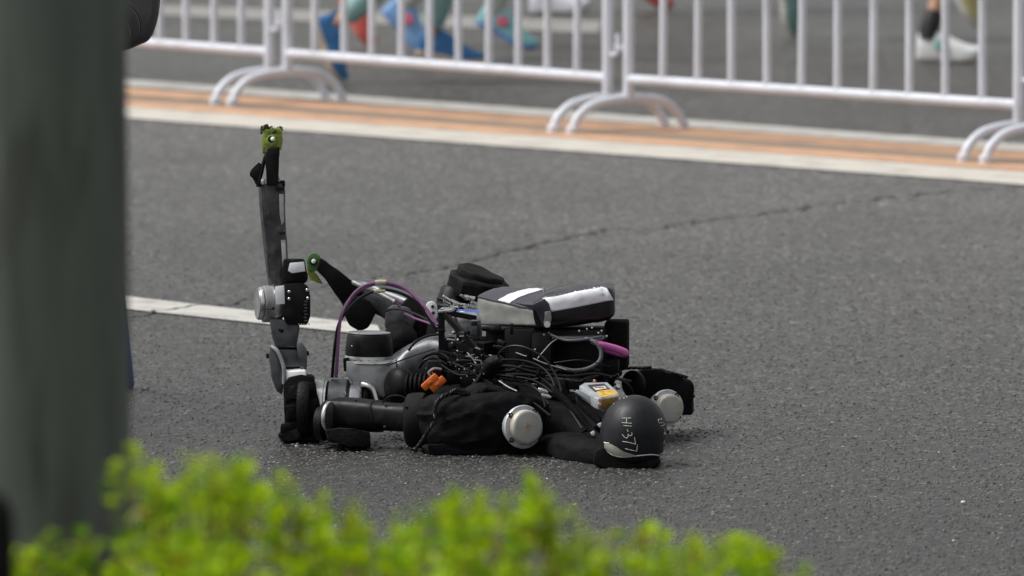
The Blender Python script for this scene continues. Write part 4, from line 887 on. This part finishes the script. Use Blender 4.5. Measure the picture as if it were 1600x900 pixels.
# ------------------------------------------------------------------ pole, housing, bollard
pb = G(30, 42080 / 16.3 - 853); s16 = 16.3 / FPX
prx = (195 - 800) * s16; rad = 0.150
bm = B(); lathe(bm, Vector((prx - rad, 16.3, 0)), (0, 0, 1), [(0, rad + .011), (1.0, rad + .007), (2.2, rad - .0015), (4.5, rad - .02)], 96, True, 1)
for q in []: pass
lp = empty('lamp_post', (prx - rad, 16.3, 0), 'thick green grey painted metal pole at the left edge rising out of the hedge', 'pole')
bm2 = bm; obj('shaft', bm2, 'pole', lp)
bm = B(); lathe(bm, Vector((prx - rad, 16.3, 0)), (0, 0, 1), [(0, .26), (.02, .26), (.03, .2), (.2, rad + .018), (.22, rad + .012)], 64, True, 1); obj('base_collar', bm, 'pole', lp)
bx = (-14 - 800) * (13.4 / FPX)
bo = empty('bollard', (bx, 13.4, 0), 'black round topped bollard just showing at the lower left edge before the pole', 'bollard')
ht = W(0, 765, 13.4).z
bm = B(); lathe(bm, Vector((bx, 13.4, 0)), (0, 0, 1), [(0, .028), (ht - .06, .028), (ht - .03, .026), (ht - .012, .018), (ht, .004)], 40, True, 1); obj('shaft', bm, 'rubber', bo)
bm = B(); lathe(bm, Vector((bx, 13.4, 0)), (0, 0, 1), [(0, .06), (.012, .06), (.03, .03)], 32, True, 1); obj('base_collar', bm, 'rubber', bo)
# rounded grey housing on a stand, behind the pole, in focus
DH = 27.6 - D0
es = empty('equipment_stand', G(150, 620), 'grey moulded housing with two curved grooves and a blue leg, peeping out behind the pole', 'equipment stand')
def rcase():
    bm = B(); out = [(252, -40), (250, 5), (247, 28), (241, 48), (232, 63), (218, 70), (193, 79), (150, 82), (110, 78), (84, 60), (80, 30), (84, -60), (110, -110), (200, -116), (248, -90)]
    o2 = catmull([Vector((*q, 0)) for q in out + [out[0]]], 4)[:-1]
    layers = [(0, .86), (.014, .96), (.04, 1.0), (.2, 1.0), (.24, .9)]; rings = []
    cx, cy = 168, -15
    for dd, s in layers: rings.append([bm.verts.new(p(cx + (q.x - cx) * s, cy + (q.y - cy) * s, DH + dd)) for q in o2])
    n = len(o2)
    for k in range(len(rings) - 1):
        for i in range(n): bm.faces.new((rings[k][i], rings[k][(i + 1) % n], rings[k + 1][(i + 1) % n], rings[k + 1][i]))
    bm.faces.new(rings[0]); bm.faces.new(rings[-1]); return obj('housing', bm, 'housing', es)
hs_ = rcase()
bpy.context.view_layer.update()
def hsurf(x, y):
    o = Vector((0, 0, CH)) - es.location; ok, loc, nrm, _ = hs_.ray_cast(o, ray(x, y).normalized()); return loc + es.location if ok else p(x, y, DH)
for arc in ([(198, 8), (206, 12), (213, 20), (218, 32), (219, 46), (217, 62)], [(193, 30), (200, 36), (204, 45), (205, 55), (203, 66)]):
    bm = B(); sweep(bm, catmull([hsurf(*q) for q in arc], 8), .0013, 6); obj('groove', bm, 'hole', hs_)
    bm = B(); sweep(bm, catmull([hsurf(q[0] - 1.2, q[1] + .6) - Yv * .0004 for q in arc], 8), .0006, 6); obj('groove_lip', bm, 'grey', hs_)
for (x0, y0, x1, y1, dd) in ((150, 80, 199, 606, 1.45), (150, 80, 120, 650, .4), (150, 80, 90, 600, 1.5)):
    bm = B(); g = G(x1, y1); a = p(x0, y0, DH + .1); tube(bm, [a, a.lerp(g, .5) + Vector((.0, 0, -.03)), g + Z * .01], lambda t: .012 + .008 * t, 12, 6, 1); obj('stand_leg', bm, 'bluepaint', es)

# ------------------------------------------------------------------ runners beyond the barriers
def shoe_mesh(sole_b, up_b, spot_b, mtx, L=.285, Wd=.1):
    prof = [(-.12, .030, .0), (-.10, .040, .0), (-.05, .042, .0), (0, .040, .002), (.05, .045, .0), (.10, .046, .002), (.14, .036, .012), (.165, .018, .024)]
    pr_ = catmull([Vector(q) for q in prof], 4)
    def put(bm, f):
        rings = [[bm.verts.new(mtx @ v) for v in f(q)] for q in pr_]; n = len(rings[0])
        for k in range(len(rings) - 1):
            for i in range(n): bm.faces.new((rings[k][i], rings[k][(i + 1) % n], rings[k + 1][(i + 1) % n], rings[k + 1][i]))
        bm.faces.new(rings[0]); bm.faces.new(rings[-1])
    def sole(q):
        w_ = q.y; th = .036; return [Vector((q.x, math.cos(a) * w_ * 1.06, q.z + th / 2 + math.copysign(abs(math.sin(a)) ** .5, math.sin(a)) * th / 2)) for a in [2 * math.pi * i / 16 for i in range(16)]]
    def upper(q):
        x = q.x; hgt = .085 if x < -.05 else .085 * (1 - (x + .05) / .215) + .022
        return [Vector((x, math.cos(a) * q.y, q.z + .03 + max(0, math.sin(a)) * hgt)) for a in [2 * math.pi * i / 20 for i in range(20)]]
    put(sole_b, sole); put(up_b, upper)
    if spot_b is not None:
        for s in (-1, 1):
            c = mtx @ Vector((-.01, s * .046, .075)); nrm = (mtx.to_3x3() @ Vector((0, s, .35))).normalized(); lathe(spot_b[(s + 1) // 2], c, nrm, [(-.004, .026), (.003, .026), (.004, .02)], 16, True, 1)
def limb_mesh(name, edges, m, parent, sub=2):
    """edges: chains of (pos, radius) sharing joints; continuous skin surface"""
    vs = []; idx = {}; es_ = []
    for ch in edges:
        last = None
        for (q, r) in ch:
            key = tuple(round(c, 4) for c in q)
            if key not in idx: idx[key] = len(vs); vs.append((Vector(q), r))
            if last is not None and idx[key] != last: es_.append((last, idx[key]))
            last = idx[key]
    me = bpy.data.meshes.new(name); rl = parent.location
    me.from_pydata([tuple(v[0] - rl) for v in vs], es_, []); me.materials.append(M[m] if isinstance(m, str) else m)
    o = bpy.data.objects.new(name, me); C.objects.link(o); o.parent = parent
    sk = o.modifiers.new('skin', 'SKIN'); sk.use_smooth_shade = True
    for i, v in enumerate(me.skin_vertices[0].data): v.radius = (vs[i][1], vs[i][1]); v.use_root = (i == 0)
    ss = o.modifiers.new('sub', 'SUBSURF'); ss.levels = sub; ss.render_levels = sub
    return o
def ik(h, a, L1, L2, fwd):
    d = a - h; D = min(d.length, L1 + L2 - .004); u = d.normalized(); c = (L1 * L1 - L2 * L2 + D * D) / (2 * D); hh = math.sqrt(max(0, L1 * L1 - c * c))
    n_ = (fwd - u * fwd.dot(u)).normalized(); return h + u * c + n_ * hh
def runner(fa, fb, yaw, label, legs, shoe, sole, spot=None, sock=None, shirt=(.1, .2, .4), shorts=(.02, .02, .03), sc_=1.0, tipa=None, tipb=None):
    """fa, fb: (px, py, Y, pitch deg) of each shoe's centre"""
    fwd = Vector((math.cos(R(yaw)), math.sin(R(yaw)), 0)); side = Vector((-fwd.y, fwd.x, 0))
    P = [W(f[0], f[1], f[2]) for f in (fa, fb)]; mid = (P[0] + P[1]) / 2
    t = empty('person', (mid.x, mid.y, 0), label, 'person', 'runners beyond the barriers')
    hip = Vector((mid.x, mid.y, .90)) + fwd * .05; ch = []; feet = []
    hip.z = min(q.z + .08 + math.sqrt(max(.2, .88 ** 2 - (q - hip).xy.length ** 2)) for q in P)
    hip.z = max(.85, min(hip.z, 1.0))
    for i, (f, q) in enumerate(zip((fa, fb), P)):
        rot = Euler((0, 0, R(yaw))).to_matrix() @ Euler((0, R(f[3]), 0)).to_matrix()
        mtx = Matrix.Translation(q) @ rot.to_4x4() @ Matrix.Translation((0, 0, -.05))
        low = min((mtx @ Vector(c)).z for c in ((-.12, 0, 0), (.14, 0, .0), (.17, 0, .03)))
        if low < .002: mtx = Matrix.Translation((0, 0, .002 - low)) @ mtx
        b1, b2, b3 = B(), B(), ([B(), B()] if spot else None); shoe_mesh(b1, b2, b3, mtx)
        so2 = obj('shoe', b2, flat(shoe[i] if isinstance(shoe[0], tuple) else shoe), t); obj('sole', b1, flat(sole), so2)
        if spot: [obj('shoe_emblem', q3, flat(spot), so2) for q3 in b3]
        ank = mtx @ Vector((-.075, 0, .125)); foot = mtx @ Vector((.05, 0, .06)); heel = mtx @ Vector((-.07, 0, .06))
        hj = hip + side * (.09 if i == 0 else -.09); kn = ik(hj, ank, .44, .44, fwd); shin_dir = (ank - kn).normalized()
        ch.append((hj, kn, ank, heel, foot))
        if sock: 
            b = B(); sweep(b, catmull([ank - shin_dir * .09, ank - shin_dir * .03, ank + (heel - ank) * .5], 4), .043, 14); obj('sock', b, flat(sock), t)
    chains = []
    for (hj, kn, ank, heel, foot) in ch:
        chains.append([(tuple(hip), .12), (tuple(hj), .095), (tuple(hj.lerp(kn, .5)), .08), (tuple(kn), .056), (tuple(kn.lerp(ank, .3)), .055), (tuple(kn.lerp(ank, .75)), .038), (tuple(ank), .034), (tuple(heel), .034), (tuple(foot), .03)])
    chest = hip + Z * .42 + fwd * .06; neck = chest + Z * .15 + fwd * .01; hd = neck + Z * .14 + fwd * .02
    chains.append([(tuple(hip), .12), (tuple(hip.lerp(chest, .45)), .115), (tuple(chest), .13), (tuple(neck), .055), (tuple(hd), .085), (tuple(hd + Z * .1), .075)])
    for s in (1, -1):
        sh_ = chest + side * (.17 * s) + Z * .07; el = sh_ - Z * .25 - fwd * (.12 * s) + side * .03 * s; wr = el + fwd * .2 + Z * (.1 + .05 * s)
        chains.append([(tuple(chest), .13), (tuple(sh_), .055), (tuple(el), .04), (tuple(wr), .026), (tuple(wr + fwd * .05), .034)])
        for k in range(5):
            bs = wr + fwd * .07 + Z * (.028 - .014 * k); chains.append([(tuple(wr + fwd * .05), .034), (tuple(bs), .010), (tuple(bs + fwd * (.028 + .004 * (2 - abs(k - 2)))), .009), (tuple(bs + fwd * .035 - side * .022 * s), .008)])
    if isinstance(legs, tuple):
        limb_mesh('body', chains, 'skin', t); lg = flat(legs)
        for (hj, kn, ank, heel, foot) in ch:
            b = B(); sweep(b, catmull([hj, hj.lerp(kn, .5), kn, kn.lerp(ank, .3), kn.lerp(ank, .75), ank - (ank - kn).normalized() * .02], 5), lambda s_: .102 - .058 * s_, 18); obj('legging', b, lg, t)
    else: limb_mesh('body', chains, 'skin', t)
    b = B(); sweep(b, catmull([hip - Z * .02, hip.lerp(chest, .5), chest, chest + Z * .11], 5), lambda s_: .155 - .02 * math.cos(s_ * 6), 24); obj('shirt', b, flat(shirt), t)
    b = B(); sweep(b, [hip - Z * .08, hip, hip + Z * .1], .16, 24)
    for (hj, kn, *_r) in ch: sweep(b, catmull([hj, hj.lerp(kn, .25), hj.lerp(kn, .5)], 4), .108, 20)
    obj('shorts', b, flat(shorts), t)
    b = B(); bmesh.ops.create_uvsphere(b, u_segments=20, v_segments=12, radius=1)
    for v in b.verts: v.co = hd + Vector((0, 0, .05)) - fwd * .015 + Vector((v.co.x * .095, v.co.y * .095, v.co.z * .10 + .02))
    obj('hair', b, 'hair', t)
    b = B(); box(b, hd + fwd * .09 + Z * .02, (.03, .025, .045), (0, 0, yaw), .008, 1); obj('nose', b, 'skin', t)
    for s in (1, -1):
        b = B(); lathe(b, hd + fwd * .083 + side * .032 * s + Z * .045, fwd, [(-.01, .012), (.003, .011), (.006, .004)], 12, True, 1); obj('eye', b, 'hole', t)
        b = B(); lathe(b, hd + side * .088 * s + Z * .03, side * s, [(-.01, .02), (.006, .024), (.01, .018)], 12, True, 1); obj('ear', b, 'skin', t)
    b = B(); box(b, hd + fwd * .088 - Z * .025, (.01, .05, .01), (0, 0, yaw), .003, 1); obj('mouth', b, 'pinkwire', t)
    return t
teal = (.26, .45, .44)
runner((519, 88, 42.9, 72), (697, 78, 43.0, 12), -12, 'runner in dark blue shoes with cream soles and pale teal leggings, second bar panel', teal, (.03, .15, .36), (.62, .50, .38), None, None, (.1, .5, .5))
runner((636, 38, 44.6, 48), (788, 42, 44.7, 28), -12, 'runner in pale blue shoes with a pink spot, both feet off the road', 'skin', ((.22, .42, .74), (.30, .62, .66)), (.20, .38, .70), (.75, .16, .25), (.55, .56, .52), (.6, .6, .65))
runner((558, 24, 45.4, 62), (640, -40, 45.6, 20), -12, 'runner in coral red shoes behind the left runner', 'skin', (.75, .13, .10), (.80, .20, .15), None, (.5, .5, .42), (.5, .5, .1))
runner((868, 6, 48.2, 0), (800, -70, 48.4, 60), -12, 'runner in white shoes near the middle barrier joint, one foot on the road', 'skin', (.62, .62, .70), (.6, .6, .62), None, (.02, .02, .02), (.7, .7, .7))
runner((1006, -10, 48.4, 35), (1080, -90, 48.6, 10), -12, 'runner whose red shoe tip just shows right of the middle barrier joint', 'skin', (.55, .08, .05), (.5, .1, .06), None, (.6, .6, .6), (.5, .1, .1))
runner((1236, 34, 46.2, 84), (1330, -75, 46.0, -10), -12, 'runner in cream and green shoes with black socks, heel kicked up', 'skin', (.15, .28, .26), (.66, .64, .58), None, (.012, .012, .014), (.1, .3, .2))
runner((1476, 78, 44.3, 2), (1505, -12, 44.9, 60), -12, 'runner with a white and green shoe planted on the road and a black sock', 'skin', ((.66, .68, .68), (.55, .50, .22)), (.66, .64, .60), (.10, .28, .26), (.012, .012, .014), (.7, .2, .1))
# green side flash on the planted white shoe
# ------------------------------------------------------------------ hedge in the foreground
random.seed(3)
hy = 14.6
hd_ = empty('hedge', (W(620, 900, hy).x, hy, 0), 'bright yellow green privet hedge running along the bottom of the picture', 'hedge')
prof = [(-200, 850), (-60, 846), (0, 848), (40, 872), (75, 850), (140, 852), (175, 868), (198, 800), (206, 745), (225, 765), (240, 800), (262, 835), (280, 825), (294, 770), (315, 742), (345, 730), (372, 728), (395, 775), (425, 790), (450, 800), (500, 812), (550, 815), (585, 832), (625, 826), (655, 806), (700, 790), (730, 788), (765, 790), (800, 780), (845, 778), (880, 800), (905, 838), (935, 850), (970, 852), (1005, 848), (1045, 862), (1085, 850), (1130, 850), (1180, 862), (1215, 874), (1250, 892), (1290, 915), (1400, 960), (1600, 1000)]
def ptop(x):
    for i in range(len(prof) - 1):
        if prof[i][0] <= x <= prof[i + 1][0]:
            t = (x - prof[i][0]) / (prof[i + 1][0] - prof[i][0]); return prof[i][1] * (1 - t) + prof[i + 1][1] * t + (28 if x > 420 else (20 if x > 195 else 34))
    return 1000
def leaf_me():
    bm = B(); prof_ = [(0, .0), (.25, .34), (.5, .42), (.75, .34), (1, 0)]
    c = [bm.verts.new((x, 0, -.10 * math.sin(x * 3.14) * 0 + .12 * math.sin(x * 2.4))) for x, _ in prof_]
    for s in (-1, 1):
        e = [c[0]] + [bm.verts.new((x, s * w_, .10 + .12 * math.sin(x * 2.4))) for x, w_ in prof_[1:-1]] + [c[-1]]
        for i in range(4):
            f = [c[i], c[i + 1], e[i + 1], e[i]]; f2 = []
            for v in f:
                if v not in f2: f2.append(v)
            bm.faces.new(f2)
    return bm
leafverts = []; b0 = leaf_me(); b0.verts.index_update(); LV = [v.co.copy() for v in b0.verts]; LF = [[v.index for v in f.verts] for f in b0.faces]; b0.free()
leaf_meshes = []
for mm in ('leaf', 'leaf2', 'leaf3', 'leaf4'):
    b0 = leaf_me(); me = bpy.data.meshes.new('leaf'); b0.to_mesh(me); b0.free(); me.materials.append(M[mm]); me.shade_smooth(); leaf_meshes.append(me)
shoots = []
def zt(x, y): return W(x, 0, y)  # unused helper kept simple
leaves = []   # (matrix, mat index, screen y)
stems = B()
def shoot(base, tip, nl, ls):
    c = catmull([base, base.lerp(tip, .5) + Vector((random.uniform(-.01, .01), random.uniform(-.01, .01), 0)), tip], 4); sweep(stems, c, .0016, 4)
    ax = (tip - base).normalized(); rot0 = random.uniform(0, 6.28)
    for i in range(nl):
        t = (i + .5) / nl; q = base.lerp(tip, .15 + .85 * t)
        for s in (0, 1):
            az = rot0 + i * math.pi / 2 + s * math.pi + random.uniform(-.3, .3); el = random.uniform(-.1, .6) + .5 * t
            d = Vector((math.cos(az) * math.cos(el), math.sin(az) * math.cos(el), math.sin(el)))
            sd2 = d.cross(Z).normalized(); up2 = sd2.cross(d)
            L_ = ls * random.uniform(.75, 1.2) * (1 - .35 * t)
            m3 = Matrix((d, sd2, up2)).transposed() * L_
            mi = 2 if (t > .65 and random.random() < .35) else (1 if random.random() < .30 else (3 if random.random() < .045 else 0))
            leaves.append((Matrix.Translation(q) @ m3.to_4x4(), mi, q, t))
def topz(x_px, Y):
    # hedge top height profile defined at its own middle distance
    return W(x_px, ptop(x_px), hy).z
for i in range(900):
    xp = random.uniform(-260, 1500); Y = random.uniform(13.9, 15.7); x = (xp - 800) * hy / FPX
    if abs(x - (prx - rad)) < rad + .02 and abs(Y - 16.3) < rad + .03: continue
    z = topz(xp, Y) - abs(Y - hy) * .05
    if Y > 16.1 and xp < 215 : pass
    dz = random.uniform(0, .16)
    if dz < .07 and noise.noise(Vector((x * 9, Y * 4, 0))) > .10: continue
    dz -= .02 * max(0, noise.noise(Vector((x * 22, Y * 9, 5))))
    tip = Vector((x + random.uniform(-.01, .01), Y, z - dz)); base = tip - Vector((random.uniform(-.03, .03), random.uniform(-.03, .03), random.uniform(.07, .12)))
    shoot(base, tip, random.choice((3, 4, 5)), .040)
for (xp, yp) in ((207, 692), (215, 705), (243, 722), (228, 735), (300, 706), (308, 715), (330, 708), (345, 716), (366, 712), (386, 704), (378, 722), (438, 738), (452, 752), (505, 770), (546, 778), (560, 792), (620, 800), (650, 792), (712, 756), (718, 770), (745, 776), (790, 770), (838, 750), (845, 765), (858, 772), (888, 790), (925, 826), (948, 834), (1010, 832), (1035, 844), (1078, 828), (1092, 840), (1125, 836), (1178, 842), (1215, 858), (1258, 882), (80, 826), (128, 824), (140, 842), (20, 852), (66, 842)):
    Y = random.uniform(14.2, 14.9) if xp > 205 else 14.5
    tip = W(xp, yp + 6, Y); base = tip - Vector((random.uniform(-.015, .015), 0, .10)); shoot(base, tip, 4, .033)
    tip2 = tip + Vector((random.uniform(-.03, .03), .02, -.03)); shoot(tip2 - Vector((0, 0, .08)), tip2, 4, .033)
obj('twigs', stems, 'twig', hd_, kind='stuff')
def front(e): return W(0, 0, e[2].y) and (e[2].z - CH) / e[2].y
vis_l = [e for e in leaves if -30 < 800 + e[2].x / e[2].y * FPX < 1330]
vis_l.sort(key=lambda e: -((e[2].z - topz(800 + e[2].x / hy * FPX, hy)) - e[2].y * .03)); big = set(id(e) for e in vis_l[:300])
rest = [[], [], [], []]
for e in leaves:
    if id(e) in big:
        o = bpy.data.objects.new('leaf', leaf_meshes[e[1]]); C.objects.link(o); o.parent = hd_
        o.matrix_local = Matrix.Translation(-hd_.location) @ e[0]
    else: rest[e[1]].append(e[0])
vs, fs3, mi_ = [], [], []
for k in range(4):
    for mt in rest[k]:
        b_ = len(vs); vs += [tuple(mt @ v) for v in LV]; fs3 += [[b_ + i for i in f] for f in LF]; mi_ += [k] * len(LF)
me = bpy.data.meshes.new('foliage'); me.from_pydata([(v[0] - hd_.location.x, v[1] - hd_.location.y, v[2]) for v in vs], [], fs3)
for mm in ('leaf', 'leaf2', 'leaf3', 'leaf4'): me.materials.append(M[mm])
me.polygons.foreach_set('material_index', mi_); me.shade_smooth()
fo = bpy.data.objects.new('foliage', me); C.objects.link(fo); fo.parent = hd_; fo['kind'] = 'stuff'
# inner mass of twigs and old stems down to the soil
bm = B()
for i in range(160):
    xp = random.uniform(-250, 1450); Y = random.uniform(14.0, 15.6); x = (xp - 800) * hy / FPX
    if abs(x - (prx - rad)) < rad + .02: continue
    z = topz(xp, Y) - .1; sweep(bm, catmull([Vector((x + random.uniform(-.1, .1), Y, 0)), Vector((x, Y, z * .5)), Vector((x + random.uniform(-.05, .05), Y, z))], 3), lambda t: .006 - .004 * t, 5)
obj('branches', bm, 'twig', hd_, kind='stuff')
bm = B(); box(bm, Vector((0, 15.0, .05)), (12, 3.6, .1), (0, 0, 0), 0, 1); sb_ = obj('planting_bed', bm, 'soil', kind='structure', smooth=False)
bm = B(); box(bm, Vector((0, 16.9, .06)), (12, .18, .12), (0, 0, 0), .01, 1); obj('kerb', bm, 'kerb', kind='structure')
